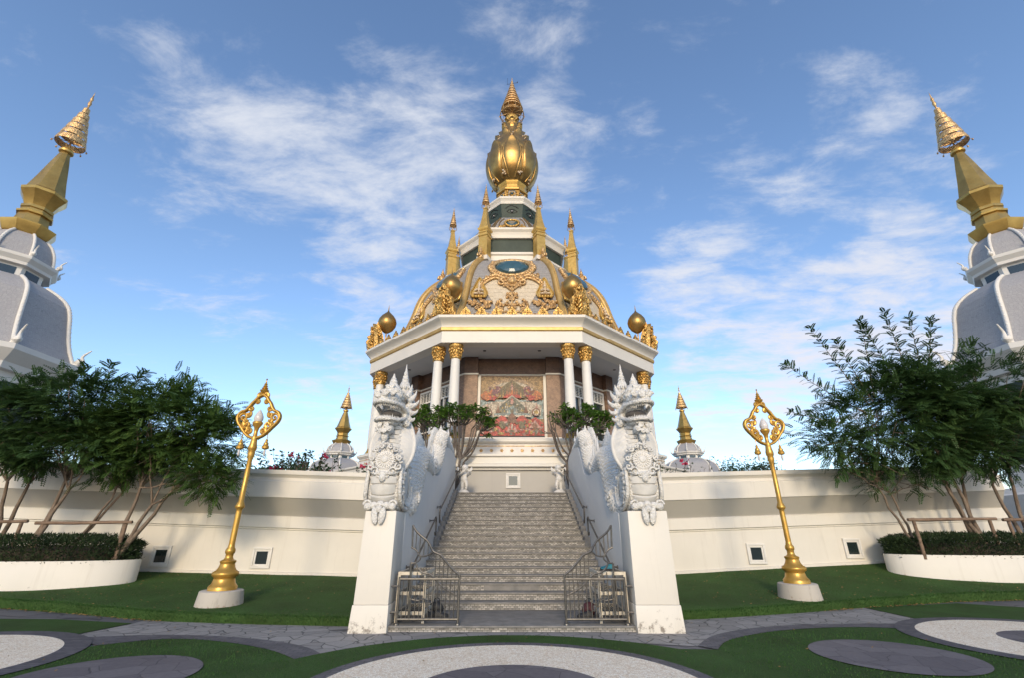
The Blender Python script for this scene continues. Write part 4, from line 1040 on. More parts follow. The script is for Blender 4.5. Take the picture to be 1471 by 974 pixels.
for k in (-1, 0, 1):
    for i in range(-6, 7):
        p = Vector(FP(k, i * .5, 5.40, 9.115)) - ORG[tp]
        if proto is None:
            proto = b.build('stud', M['gold_copper']); proto.parent = tp; proto.location = p; proto.rotation_euler = (0, 0, R(45 * k))
        else: dup(proto, p, tp, R(45 * k))
octa('inner_wall', [(6.3, 5.98), (6.3, 10.15)], M['granite'])
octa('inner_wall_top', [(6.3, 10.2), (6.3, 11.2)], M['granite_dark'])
octa('wall_moulding', [(6.2, 10.12), (6.36, 10.13), (6.40, 10.17), (6.36, 10.215), (6.2, 10.22)], M['cream'])
def facebox(b, k, a0, a1, z0, z1, p0, p1, m0=False, m1=False, mi=0):
    """slab on face k; m0/m1 mitre that end along the octagon's corner line"""
    q = math.tan(PI / 8)
    A0i, A0o = (a0, a0) if not m0 else (-p0 * q, -p1 * q)
    A1i, A1o = (a1, a1) if not m1 else (p0 * q, p1 * q)
    b.hexa([FP(k, A0o, z0, p1), FP(k, A1o, z0, p1), FP(k, A1i, z0, p0), FP(k, A0i, z0, p0)], [FP(k, A0o, z1, p1), FP(k, A1o, z1, p1), FP(k, A1i, z1, p0), FP(k, A0i, z1, p0)], mi)
for k in (-3, -2, -1, 0, 1, 2):
    b = MB(); facebox(b, k, 1.97, 0, 5.99, 10.10, 6.2, 6.62, m1=True); facebox(b, k + 1, 0, -1.97, 5.99, 10.10, 6.2, 6.62, m0=True)
    pl = b.build('pilaster', M['granite'], tp, smooth=False)
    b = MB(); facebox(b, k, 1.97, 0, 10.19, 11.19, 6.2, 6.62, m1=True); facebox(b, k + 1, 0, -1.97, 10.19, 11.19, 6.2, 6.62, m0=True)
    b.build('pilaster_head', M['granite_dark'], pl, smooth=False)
    b = MB(); facebox(b, k, 1.93, 0, 10.105, 10.185, 6.2, 6.68, m1=True); facebox(b, k + 1, 0, -1.93, 10.105, 10.185, 6.2, 6.68, m0=True)
    b.build('pilaster_band', M['cream'], pl, smooth=False)
# windows in the side faces
for k in (-2, -1, 1, 2):
    b = MB()
    for a0, a1, z0, z1 in ((-1.9, -1.78, 6.0, 9.95), (1.78, 1.9, 6.0, 9.95), (-1.78, 1.78, 9.83, 9.95), (-1.78, 1.78, 9.16, 9.26), (-.66, -.56, 6.0, 9.16), (.56, .66, 6.0, 9.16), (-1.78, -.66, 7.3, 7.36), (.66, 1.78, 7.3, 7.36), (-.56, .56, 7.3, 7.36)):
        facebox(b, k, a0, a1, z0, z1, 6.29, 6.42)
    for i in range(11):
        a = -1.6 + i * .32; facebox(b, k, a - .018, a + .018, 9.26, 9.83, 6.31, 6.38)
    for i in range(5): facebox(b, k, -1.78, 1.78, 9.36 + i * .1 - .012, 9.36 + i * .1 + .012, 6.315, 6.37)
    w = b.build('window', M['white2'], tp, smooth=False)
    b = MB(); facebox(b, k, -1.78, 1.78, 6.0, 9.82, 6.29, 6.306); b.build('pane', M['glass'], w, smooth=False)
# mural on the front face
def mural_mat(name, c):
    return cells(name, 13, [tuple(x * .35 for x in c), tuple(x * .75 for x in c), tuple(min(1, x * 1.05) for x in c)], tuple(x * .25 for x in c), .06, rough=.45, bump=.4, noise_s=5, tint=.6)
MC = {'bg': (.34, .21, .085), 'arch': (.42, .28, .16), 'red': (.46, .05, .03), 'orange': (.50, .15, .04), 'green': (.15, .15, .105), 'purple': (.20, .065, .085), 'teal': (.25, .32, .31), 'cream': (.52, .44, .34), 'olive': (.16, .125, .06), 'brown': (.20, .085, .045), 'gold': (.40, .26, .07), 'pink': (.45, .24, .19)}
MK = list(MC); MM = [mural_mat('mural_' + k, MC[k]) for k in MK]
b = MB(); LAY = [0]
def patch(pts, c, dz=.0025):
    """flat piece of mosaic; x in -1..1, y in 0..1 over the mural"""
    LAY[0] += 1; ap = 6.33 + LAY[0] * .00045
    v = [FP(0, x * 1.78, 6.62 + 3.46 * y, ap) for x, y in pts]; b.add(v, [tuple(range(len(v)))], MK.index(c))
def blob(cx, cy, rx, ry, c, n=14, wob=.2, seed=0):
    r = random.Random(seed + int(cx * 991) + int(cy * 773)); patch([(cx + rx * math.cos(2 * PI * i / n) * r.uniform(1 - wob, 1 + wob), cy + ry * math.sin(2 * PI * i / n) * r.uniform(1 - wob, 1 + wob)) for i in range(n)], c)
def spire(cx, y0, w, h, c): patch([(cx - w, y0), (cx + w, y0), (cx + w * .75, y0 + h * .25), (cx + w * .4, y0 + h * .35), (cx + w * .22, y0 + h * .6), (cx, y0 + h), (cx - w * .22, y0 + h * .6), (cx - w * .4, y0 + h * .35), (cx - w * .75, y0 + h * .25)], c)
patch([(-1, 0), (1, 0), (1, 1), (-1, 1)], 'bg')
arc = lambda r, y0, h, n=24: [(r * math.cos(PI * i / n), y0 + h * math.sin(PI * i / n)) for i in range(n + 1)]
patch(arc(.97, .56, .41), 'arch'); patch(arc(.84, .58, .33), 'cream'); patch(arc(.78, .56, .3), 'bg')
patch([(-1, .28), (1, .28), (1, .60), (-1, .60)], 'teal'); patch([(-.9, .33), (.9, .33), (.95, .5), (.6, .57), (-.6, .57), (-.95, .5)], 'cream')
mr = random.Random(3)
for i in range(240):
    x = mr.uniform(-.95, .95); y = .60 + .16 * mr.random() * (1.25 - abs(x)) + .06 * abs(math.sin(3 * x))
    blob(x, y, mr.uniform(.03, .075), mr.uniform(.02, .04), mr.choice(['red', 'orange', 'purple', 'brown', 'red', 'orange', 'pink', 'olive']), 9, .35, i)
for s_ in (-1, 1):
    blob(s_ * .50, .73, .14, .085, 'purple', 16, .2); blob(s_ * .80, .66, .15, .08, 'orange', 16, .2); blob(s_ * .62, .63, .12, .05, 'red', 12, .3)
    for i in range(26): blob(s_ * (.5 + mr.gauss(0, .16)), .70 + mr.gauss(0, .05), .03, .018, mr.choice(['red', 'pink', 'purple', 'gold', 'brown']), 8, .4, i)
patch([(-.42, .62), (.42, .62), (.36, .78), (.2, .86), (0, .93), (-.2, .86), (-.36, .78)], 'olive')
for x, w, h in ((0, .11, .30), (-.16, .06, .2), (.16, .06, .2), (-.28, .05, .16), (.28, .05, .16), (-.38, .04, .12), (.38, .04, .12), (-.09, .04, .24), (.09, .04, .24)): spire(x, .64, w, h, 'brown'); spire(x, .64, w * .6, h * .7, 'orange' if abs(x) < .2 else 'gold')
patch([(-.3, .62), (.3, .62), (.22, .68), (-.22, .68)], 'red'); blob(0, .80, .045, .05, 'pink', 12, .1)
# central mountain with pavilion
mt = [(-.44, .37), (.44, .37), (.42, .46), (.28, .53), (.12, .60), (0, .645), (-.12, .60), (-.28, .53), (-.42, .46)]
patch([(x * 1.14, .365 + (y - .37) * 1.1) for x, y in mt], 'cream'); patch(mt, 'green')
for i in range(60):
    x = mr.uniform(-.36, .36); y = .40 + (.22 * (1 - abs(x) / .44)) * mr.random(); blob(x, y, .022, .016, mr.choice(['teal', 'olive', 'cream', 'green', 'gold']), 7, .3, i)
blob(0, .555, .055, .045, 'pink', 12, .1); spire(0, .58, .03, .06, 'red')
patch([(-.17, .36), (.17, .36), (.17, .43), (.10, .45), (0, .49), (-.10, .45), (-.17, .43)], 'teal'); patch([(-.05, .37), (.05, .37), (.05, .43), (-.05, .43)], 'olive')
for s_ in (-1, 1): spire(s_ * .44, .37, .07, .17, 'brown'); spire(s_ * .14, .37, .03, .1, 'cream'); blob(s_ * .76, .385, .13, .065, 'brown', 18, .1); spire(s_ * .78, .44, .05, .12, 'pink'); blob(s_ * .76, .38, .10, .05, 'cream', 18, .05); blob(s_ * .76, .38, .07, .035, 'gold', 14, .2)
patch([(-.56, .335), (.56, .335), (.56, .36), (-.56, .36)], 'teal'); patch([(-.6, .30), (.6, .30), (.6, .335), (-.6, .335)], 'cream')
hill = [(-1, 0)] + [(1, 0), (1, .19), (.86, .25), (.74, .30), (.62, .27), (.55, .24), (.44, .29), (.34, .325), (.22, .31), (.12, .25), (0, .25), (-.12, .25), (-.22, .31), (-.34, .325), (-.44, .29), (-.55, .24), (-.62, .27), (-.74, .30), (-.86, .25), (-1, .19)]
patch(hill, 'red')
for i in range(130):
    x = mr.uniform(-.95, .95); y = .02 + .2 * mr.random(); blob(x, y, mr.uniform(.025, .06), mr.uniform(.015, .035), mr.choice(['olive', 'brown', 'green', 'red', 'gold', 'pink', 'olive']), 9, .35, i)
patch([(-.15, .20), (.15, .20), (.12, .30), (.05, .35), (0, .37), (-.05, .35), (-.12, .30)], 'brown'); patch([(-.18, .05), (.18, .05), (.1, .15), (-.1, .15)], 'pink')
patch([(-.06, .08), (.06, .08), (.055, .2), (-.055, .2)], 'red'); blob(0, .14, .03, .05, 'cream', 12, .1); blob(0, .075, .09, .02, 'olive', 12, .1)
for s_ in (-1, 1): patch([(s_ * .52, .12), (s_ * .9, .12), (s_ * .72, .25)], 'pink'); blob(s_ * .7, .15, .09, .05, 'brown', 12, .3); blob(s_ * .3, .17, .09, .06, 'olive', 12, .3)
b.build('mural', MM, tp, fixn=False, smooth=False)
for a in (-1.96, 1.80):
    b = MB(); facebox(b, 0, a, a + .16, 6.5, 10.10, 6.28, 6.45); b.build('mural_frame', M['cream'], tp, bevel=.01)
b = MB(); facebox(b, 0, -2.7, 2.7, 5.99, 6.46, 6.3, 6.95); b.build('sill', M['cream'], tp, bevel=.02)
b = MB(); facebox(b, 0, -1.8, 1.8, 6.50, 6.60, 6.5, 6.56)
for a in (-1.7, -.55, .55, 1.7): facebox(b, 0, a - .04, a + .04, 6.465, 6.498, 6.5, 6.56)
b.build('barrier_bar', M['black'], tp, smooth=False)
# columns
b = MB(); c0 = MB()
c0.lathe([(.268, .32), (.272, 1.2), (.262, 2.6), (.235, 4.30)], 28); col = c0.build('column', M['white2'], angle=60); col.parent = tp; ORG[col] = Vector((0, 0, 0))
ca = MB(); ca.lathe([(.245, 4.28), (.30, 4.30), (.31, 4.35), (.26, 4.40), (.26, 4.48), (.29, 4.62), (.33, 4.76), (.37, 4.84), (.33, 4.88), (.37, 4.92), (.39, 4.98), (.39, 5.07), (.36, 5.10)], 32)
for j, (z, rr, n_) in enumerate(((4.5, .28, 12), (4.64, .31, 12), (4.79, .36, 12))):
    for i in range(n_):
        a = 2 * PI * (i + .5 * j) / n_; ca.ell((rr * math.cos(a), rr * math.sin(a), z), (.05, .05, .085), 8, 6)
capi = ca.build('capital', M['gold_relief'], angle=60); capi.parent = col
cb_ = MB(); cb_.lathe([(.40, 0), (.40, .1), (.34, .13), (.37, .2), (.31, .25), (.33, .29), (.27, .33)], 28); bs = cb_.build('base', M['gold'], angle=50); bs.parent = col
firstc = True
for k in (-2, -1, 0, 1, 2):
    for a in (-3.02, 3.02):
        p = Vector(FP(k, a, 5.99, 8.7)) - ORG[tp]
        if firstc: col.location = p; firstc = False
        else: dup(col, p, tp)
# eaves: ceiling, beam, fascia, gold band, cornice
octa('ceiling', [(6.0, 11.20), (8.45, 11.205), (8.45, 11.5)], M['soffit'])
octa('eaves_beam', [(8.40, 11.4), (8.40, 11.09), (9.12, 11.085), (9.12, 11.82)], M['cream'], angle=15)
octa('eaves_gold_band', [(9.05, 11.80), (9.17, 11.805), (9.20, 11.84), (9.215, 11.99), (9.19, 12.02), (9.05, 12.025)], M['gold_rib'])
octa('cornice', [(9.05, 12.02), (9.16, 12.03), (9.17, 12.11), (9.20, 12.18), (9.28, 12.28), (9.40, 12.38), (9.50, 12.44), (9.52, 12.46), (9.52, 12.60), (9.46, 12.63), (7.2, 12.64)], M['cream'], angle=18)
b = MB(); b.lathe([(.09, 0), (.10, .015), (.06, .02)], 14); dl = None
for k in (-1, 0, 1):
    for a in (-1.55, 1.55):
        p = Vector(FP(k, a, 11.183, 7.6)) - ORG[tp]
        if dl is None: dl = b.build('downlight', M['black']); dl.parent = tp; dl.location = p
        else: dup(dl, p, tp)
# bell roof
DOME = [(12.62, 7.75), (13.2, 7.58), (13.8, 7.35), (14.5, 7.08), (15.2, 6.85), (15.9, 6.66), (16.5, 6.52), (17.1, 6.32), (17.6, 6.08), (18.1, 5.76), (18.5, 5.42), (18.8, 5.12), (18.98, 4.85)]
dap = lambda z: interp(DOME, z)
def S(k, a, z, h=0.0): return FP(k, a, z, dap(z) + h)
octa('roof', [(r, z) for z, r in DOME] + [(4.3, 19.0)], M['grey_tile'], angle=12)
ribs = None
rp = [(p.x, p.y) for p in catmull([(z, r, 0) for z, r in DOME], 3)]
b = MB()
for q in (-.09, .09):
    pass
pts = [Vector(VP(-1, r + .05, z)) for z, r in rp]
b.tube(pts, [.24 - .05 * i / len(pts) for i in range(len(pts))], 10)
vdir = Vector((math.cos(R(-112.5)), math.sin(R(-112.5)), 0))
for i in range(0, len(pts) - 1, 1):
    for j in (0, .5):
        p = pts[i].lerp(pts[i + 1], j) + vdir * .2 + Vector((0, 0, .05)); b.ell(tuple(p), (.07, .07, .07), 6, 5)
e = Vector(VP(-1, 5.05, 18.95))
b.v = [tuple(Vector(v) - TC) for v in b.v]
rib = b.build('rib', M['gold_rib'], angle=60)
f = MB(); e = e - TC
f.ell(tuple(e + vdir * .15 + Vector((0, 0, .1))), (.22, .22, .22), 12, 8)
for s_ in (-1, 1):
    tt = Vector((-vdir.y, vdir.x, 0)) * s_
    sp = [e + vdir * (.25 + .2 * (1 - .8 * q / 14) * math.cos(-.5 + q * .55)) + Vector((0, 0, .15 + .2 * (1 - .8 * q / 14) * math.sin(-.5 + q * .55))) + tt * .07 for q in range(15)]
    f.tube(sp, .06, 7)
f.lathe([(.12, .2), (.2, .32), (.12, .42), (.17, .5), (.09, .62), (.12, .68), (.05, .82), (.01, 1.05)], 14, tuple(e + vdir * .1))
rf = f.build('rib_finial', M['gold_copper'], angle=60); rf.parent = rib
rib.parent = tp; rib.location = TC - ORG[tp]
for k in range(1, 8): dup(rib, TC - ORG[tp], tp, R(45 * k))
def curls(b, k, a0, z0, w, h, n, seed, sym=False, hh=.07, rr=(.09, .17), base=.02):
    r = random.Random(seed)
    for i in range(n):
        a = r.uniform(-w, w); z = r.uniform(-h, h) * (1 - .55 * abs(a) / w); q = r.uniform(*rr); ang = r.uniform(0, 6.28); sg = r.choice((-1, 1)); tk = r.uniform(.038, .055)
        hs = base + hh + r.uniform(0, .06)
        for m in ((1, -1) if sym else (1,)):
            sp = spiral((a0 + m * a, z0 + z), q, 1.1, ang if m > 0 else PI - ang, sg * m, lambda u, v: Vector(S(k, u, v, hs)), 12)
            b.tube(sp, [tk * (1 - .5 * j / 12) for j in range(13)], 6); b.ell(tuple(sp[-1]), (tk * 1.1,) * 3, 6, 5)
def flame(b, P, w, h, tk=.07):
    """little pointed antefix leaf: P maps (x, z, depth)"""
    o = [(-.5, 0), (-.62, .14), (-.5, .26), (-.56, .4), (-.36, .5), (-.38, .64), (-.18, .74), (0, 1.0), (.18, .74), (.38, .64), (.36, .5), (.56, .4), (.5, .26), (.62, .14), (.5, 0)]
    b.prism(o, lambda x, z: P(x * w, z * h, -tk * (1 - .4 * z)), lambda x, z: P(x * w, z * h, tk * (1 - .4 * z)))
    for x, z, q in ((0, .16, .26), (0, .38, .22), (0, .58, .16), (-.3, .14, .16), (.3, .14, .16), (-.25, .38, .14), (.25, .38, .14), (0, .76, .1)):
        c = P(x * w, z * h, tk * .8); b.ell(c, (q * w * .6,) * 3, 8, 6)
for k in (-2, -1, 0, 1, 2):
    # pale central field of each roof side
    z_ = [12.66 + i * (16.75 - 12.66) / 14 for i in range(15)]
    hwf = lambda z: interp([(12.6, .75), (13.2, .80), (14.2, 1.0), (15.0, 1.35), (15.7, 1.75), (16.1, 1.7), (16.5, 1.2), (16.8, .5)], z)
    b = MB(); b.grid(lambda u, v: S(k, (2 * u - 1) * hwf(12.66 + 4.1 * v), 12.66 + 4.1 * v, .03), 12, 28); b.build('roof_field', M['cream_tile'], tp, fixn=True)
    # jewel and its frame
    b = MB(); J = (0, 17.62); n = 14
    el = lambda s_, h, off=0: [S(k, J[0] + 1.12 * s_ * math.cos(2 * PI * (i + off) / n), J[1] + .80 * s_ * math.sin(2 * PI * (i + off) / n), h) for i in range(n)]
    v = el(1.0, .10) + el(.80, .36) + el(.56, .46)
    v += [S(k, 0, J[1], .46)]
    b.add(v, [(i, (i + 1) % n, n + (i + 1) % n, n + i) for i in range(n)] + [(n + i, n + (i + 1) % n, 2 * n + (i + 1) % n, 2 * n + i) for i in range(n)] + [(2 * n + i, 2 * n + (i + 1) % n, 3 * n) for i in range(n)])
    b.build('jewel', M['jewel'], tp, smooth=False)
    b = MB()
    E_ = lambda s_, h, n2=48: [S(k, 1.12 * s_ * math.cos(2 * PI * i / n2), J[1] + .80 * s_ * math.sin(2 * PI * i / n2), h) for i in range(n2)]
    b.tube(E_(1.06, .16), .11, 8, closed=True); b.tube(E_(1.27, .08), .12, 8, closed=True)
    for i in range(40):
        an = 2 * PI * i / 40; b.ell(S(k, 1.12 * 1.17 * math.cos(an), J[1] + .80 * 1.17 * math.sin(an), .2), (.085,) * 3, 6, 5)
    for s_ in (-1, 1):
        for q in range(6): b.ell(S(k, s_ * (1.35 + .09 * math.sin(q)), J[1] - .3 + .16 * q, .15), (.15,) * 3, 8, 6)
    b.build('jewel_frame', M['gold_copper'], tp, angle=60)
    # mask, garland, clusters and little deities
    b = MB()
    gl = catmull([Vector((0, 16.55, 0)), Vector((.55, 16.35, 0)), Vector((.95, 16.62, 0)), Vector((1.35, 16.5, 0)), Vector((1.75, 16.15, 0)), Vector((2.0, 15.7, 0))], 6)
    for s_ in (-1, 1):
        for off in (-.05, .10): b.tube([S(k, s_ * p.x, p.y + off, .12) for p in gl], .085, 7)
        for i, p in enumerate(gl[4::2]): b.ell(S(k, s_ * p.x, p.y + .16, .16), (.13,) * 3, 8, 6)
        sp = spiral((s_ * .62, 16.2), .26, 1.2, PI / 2, -s_, lambda u, v: S(k, u, v, .14), 18); b.tube(sp, .075, 7)
        curls(b, k, s_ * 1.35, 16.7, .32, .22, 9, 40 + k)
    curls(b, k, 0, 16.2, .45, .5, 12, 50 + k, True, .12)
    b.ell(S(k, 0, 16.25, .18), (.3, .3, .32), 12, 10)
    for s_ in (-1, 1): b.tube([S(k, s_ * .55, 16.3, .1), S(k, s_ * .38, 15.9, .12), S(k, 0, 15.55, .14)], .075, 7)
    b.build('garland', M['gold_copper'], tp, angle=60)
    b = MB(); curls(b, k, 0, 14.3, .95, .8, 36, 60 + k, True, .07, (.07, .12)); curls(b, k, 0, 15.1, .35, .4, 10, 65 + k, True, .07, (.06, .1))
    b.tube([S(k, 0, 12.7, .1), S(k, 0, 15.5, .1)], .06, 6); b.build('scroll_tree', M['gold_copper'], tp, angle=60)
    for s_ in (-1, 1):
        b = MB(); curls(b, k, s_ * 1.95, 14.45, .66, .5, 46, 70 + k, False, .08, (.08, .14)); b.build('scroll_cluster', M['gold_copper'], tp, angle=60)
        b = MB(); curls(b, k, s_ * 1.75, 13.35, .55, .35, 34, 80 + k, False, .07, (.08, .13)); b.build('scroll_cluster', M['gold_copper'], tp, angle=60)
        b = MB(); c_ = s_ * 2.02
        A = lambda x, z, h: S(k, c_ + x, 15.0 + z, h)
        b.prism([(-.40, -.02), (.40, -.02), (.50, .25), (.44, .55), (.30, .75), (.26, 1.0), (.1, 1.25), (0, 1.6), (-.1, 1.25), (-.26, 1.0), (-.30, .75), (-.44, .55), (-.50, .25)], lambda x, z: A(x, z, .02), lambda x, z: A(x, z, .15))
        b.tube(catmull([A(-.42, .0, .16), A(-.50, .3, .16), A(-.38, .62, .16), A(-.25, .98, .16), A(0, 1.55, .16), A(.25, .98, .16), A(.38, .62, .16), A(.50, .3, .16), A(.42, .0, .16)], 4), .06, 6)
        for q in range(-2, 3): b.ell(A(q * .17, -.04, .22), (.11, .11, .09), 8, 6)
        d_ = b.build('halo', M['gold'], tp, angle=60)
        b = MB(); b.ell(A(0, .42, .28), (.13, .12, .22), 12, 8); b.ell(A(0, .74, .30), (.10, .10, .12), 10, 8)
        b.ell(A(-.17, .14, .32), (.17, .14, .08), 10, 6); b.ell(A(.17, .14, .32), (.17, .14, .08), 10, 6)
        for e2 in (-1, 1): b.tube([A(e2 * .14, .56, .28), A(e2 * .26, .38, .32), A(e2 * .03, .40, .42)], .05, 6)
        b.lathe([(.09, 0), (.06, .08), (.07, .1), (.015, .3)], 10, A(0, .84, .28))
        b.build('deity_figure', M['silver'], d_, angle=60)
# antefixes round the eaves
b = MB(); flame(b, lambda x, z, y: (x, y, z), .50, .60)
b.v = [(x, -y, z) for x, y, z in b.v]
b.ell((0, 0, -.02), (.2, .14, .08), 10, 6)
an = None
for k in (-2, -1, 0, 1, 2):
    for i in range(-4, 5):
        if abs(i) == 4: sc_ = 1
        p = Vector(FP(k, i * .84, 12.635, 9.24)) - ORG[tp]
        if an is None: an = b.build('antefix', M['gold_relief'], angle=60); an.parent = tp; an.location = p; an.rotation_euler = (0, 0, R(45 * k))
        else: dup(an, p, tp, R(45 * k))
# gold many-headed serpents and bud finials at the corners of the eaves
b = MB()
D_ = lambda r, z, s_=0: (s_, -r, z)
# a flame shaped hood of serpent heads standing on the corner, seen side on as a leaning crest
co_pts = [(-.55, 0), (-.62, .35), (-.5, .8), (-.42, 1.2), (-.30, 1.55), (-.12, 1.85), (.0, 2.25), (.10, 1.95), (.26, 1.8), (.2, 1.55), (.42, 1.4), (.34, 1.2), (.58, 1.02), (.46, .82), (.62, .6), (.5, .3), (.42, 0)]
b.prism(co_pts, lambda r_, z: D_(r_, z, -.16 * (1 - .3 * z)), lambda r_, z: D_(r_, z, .16 * (1 - .3 * z)))
b.prism([(x_ * 1.05, z) for x_, z in [(-.6, 0), (-.66, .4), (-.5, .85), (-.55, 1.1), (-.3, 1.35), (-.32, 1.6), (0, 2.05), (.32, 1.6), (.3, 1.35), (.55, 1.1), (.5, .85), (.66, .4), (.6, 0)]], lambda x_, z: D_(.12 + .1 * z, z, x_), lambda x_, z: D_(-.12 + .1 * z, z, x_))
rr_ = random.Random(12)
for q in range(6):
    for s_ in (-1, 1):
        z = .1 + .27 * q
        b.tube(catmull([D_(-.45 + .06 * q, z * .55, s_ * .2), D_(.0, z * .9, s_ * (.30 - .02 * q)), D_(.38 - .03 * q, z + .05, s_ * (.26 - .03 * q)), D_(.5 - .05 * q, z + .3, s_ * .1)], 4), .065, 6)
for q in range(46):
    z = rr_.uniform(.1, 1.8); w_ = .62 * (1 - z / 2.3); x_ = rr_.uniform(-w_, w_)
    b.ell(D_(.2 + .1 * z, z, x_), (.085, .07, .085), 6, 5)
    b.ell(D_(rr_.uniform(-.5, .5) * (1 - z / 2.6), z, rr_.choice((-.2, .2))), (.06, .085, .085), 6, 5)
b.ell(D_(0, .12), (.42, .5, .16), 12, 8)
ng = None
fb = MB(); fb.lathe([(.05, 0), (.045, 1.5)], 10)
fb2 = MB(); fb2.lathe([(.05, 1.45), (.18, 1.52), (.42, 1.72), (.58, 2.0), (.62, 2.25), (.56, 2.5), (.4, 2.75), (.2, 2.95), (.07, 3.08), (.035, 3.2), (.03, 3.35), (.005, 3.6)], 28)
pole = None
for k in (-3, -2, -1, 0, 1, 2):
    ang = R(45 * k + 22.5)
    p = Vector(VP(k, 9.0, 12.635)) - ORG[tp]; p2 = Vector(VP(k, 8.45, 12.635)) - ORG[tp]
    if ng is None:
        ng = b.build('corner_serpent', M['gold_relief'], angle=60); ng.parent = tp; ng.location = p; ng.rotation_euler = (0, 0, ang)
        pole = fb.build('bud_pole', M['gold_copper']); bu = fb2.build('bud_finial', M['gold_old'], angle=60); bu.parent = pole; pole.parent = tp; pole.location = p2
    else: dup(ng, p, tp, ang); dup(pole, p2, tp)
# glazed lantern storey
octa('lantern_base', [(4.5, 18.97), (4.5, 19.15), (4.05, 19.2), (4.0, 19.9), (4.12, 19.98), (4.12, 20.14), (3.78, 20.22), (3.6, 20.26)], M['cream'])
octa('lantern_glass', [(3.68, 20.2), (3.78, 21.5)], M['glass_green'], smooth=False)
octa('lantern_cornice', [(3.6, 21.44), (3.95, 21.45), (3.98, 21.58), (3.92, 21.62), (3.94, 21.72), (4.02, 21.92), (4.14, 22.05), (4.16, 22.08), (4.16, 22.22), (3.3, 22.28)], M['cream'])
octa('lantern_roof', [(3.42, 22.26), (3.36, 22.6), (3.15, 23.1), (2.85, 23.6), (2.5, 24.1), (2.15, 24.55), (1.95, 24.78)], M['grey_tile'], angle=12)
octa('eye_storey', [(1.92, 24.72), (2.12, 26.0)], M['glass_green'], smooth=False)
for k in range(-2, 3):
    b = MB(); e_ = lambda a, z: FP(k, a, z, 1.92 + .2 * (z - 24.72) / 1.28 + .012)
    b.tube(catmull([e_(-.42, 25.32), e_(-.2, 25.50), e_(.1, 25.50), e_(.42, 25.30)], 5), .03, 6); b.tube(catmull([e_(-.42, 25.32), e_(-.1, 25.18), e_(.2, 25.2), e_(.42, 25.30)], 5), .02, 6); b.tube(catmull([e_(-.5, 25.60), e_(-.2, 25.82), e_(.1, 25.82), e_(.5, 25.60)], 5), .035, 6)
    b.ell(e_(0, 25.34), (.13, .05, .13), 12, 8)
    ey = b.build('painted_eye', M['black'], tp, angle=60)
    b = MB(); n_, t_ = fr(k); b.ell(tuple(Vector(e_(0, 25.34)) + n_ * .045), (.045, .03, .045), 8, 6); b.build('pupil', M['bulb'], ey)
octa('upper_cornice', [(1.9, 25.97), (2.16, 25.98), (2.20, 26.10), (2.18, 26.16), (2.24, 26.30), (2.33, 26.42), (2.34, 26.56), (1.6, 26.62)], M['cream'])
octa('crown_roof', [(1.78, 26.6), (1.70, 26.9), (1.5, 27.2), (1.3, 27.42)], M['grey_tile'], angle=12)
octa('crown_drum', [(1.18, 27.4), (1.15, 28.2)], M['grey_tile'])
b = MB(); v3 = MB()
def ring_on(k, z, ap, ra, rz, cnt, sz, bb):
    for i in range(cnt):
        a = 2 * PI * i / cnt; bb.ell(FP(k, ra * math.cos(a), z + rz * math.sin(a), ap), (sz,) * 3, 6, 5)
for k in range(-2, 3):
    up = MB(); fp = lambda a, z, h: FP(k, a, z, interp([(22.26, 3.42), (22.6, 3.36), (23.1, 3.15), (23.6, 2.85), (24.1, 2.5), (24.55, 2.15)], z) + h)
    for i in range(32):
        a = 2 * PI * i / 32; up.ell(fp(.52 * math.cos(a), 23.45 + .52 * math.sin(a), .12), (.10,) * 3, 6, 5)
    r = random.Random(90 + k)
    for s_ in (-1, 1):
        for i in range(16):
            a = r.uniform(.55, 1.15); z = 22.45 + (1.2 - a) * r.uniform(.1, 1.5)
            sp = spiral((s_ * a, z), .12, 1.1, r.uniform(0, 6), s_, lambda u, w_: fp(u, w_, .1), 10); up.tube(sp, .05, 6)
    up.build('medallion', M['gold_relief'], tp, angle=60)
    jw = MB(); n = 12; o = [fp(.46 * math.cos(2 * PI * i / n), 23.45 + .46 * math.sin(2 * PI * i / n), .05) for i in range(n)]; q = [fp(.26 * math.cos(2 * PI * i / n), 23.45 + .26 * math.sin(2 * PI * i / n), .2) for i in range(n)]
    jw.add(o + q, [(i, (i + 1) % n, n + (i + 1) % n, n + i) for i in range(n)] + [tuple(range(n, 2 * n))]); jw.build('small_jewel', M['jewel'], tp, smooth=False)
    for s_ in (-1, 1):
        ed = MB(); ed.tube([FP(k, s_ * (ap * .414 - .02), z, ap + .03) for z, ap in ((22.3, 3.42), (22.6, 3.36), (23.1, 3.15), (23.6, 2.85), (24.1, 2.5), (24.55, 2.15))], .05, 6); ed.build('edge_rib', M['gold_old'], tp, angle=60)
    for s_ in (-1, 1):
        ed = MB(); ed.tube(catmull([fp(s_ * 1.0, 22.4, .04), fp(s_ * .98, 23.2, .04), fp(s_ * .85, 23.9, .04), fp(s_ * .6, 24.4, .04)], 4), .04, 6); ed.build('panel_rib', M['gold_old'], tp, angle=60)
    cr = MB(); ring_on(k, 27.8, 1.2, .2, .17, 14, .055, cr)
    for s_ in (-1, 1):
        for z in (27.55, 27.75, 27.95, 28.1): cr.ell(FP(k, s_ * .36, z, 1.18), (.09,) * 3, 6, 5)
        cr.tube([FP(k, s_ * .46, 27.42, 1.18), FP(k, s_ * .46, 28.18, 1.17)], .045, 6)
        for q in range(5): cr.ell(FP(k, s_ * (.3 + .1 * q), 26.85, 1.75), (.11,) * 3, 6, 5)
    cr.ell(FP(k, 0, 26.9, 1.74), (.22, .2, .2), 8, 6); cr.build('crown_ornament', M['gold_relief'], tp, angle=60)
    jc = MB(); jc.ell(FP(k, 0, 27.8, 1.17), (.15, .15, .13), 10, 6); jc.build('small_jewel', M['jewel'], tp)
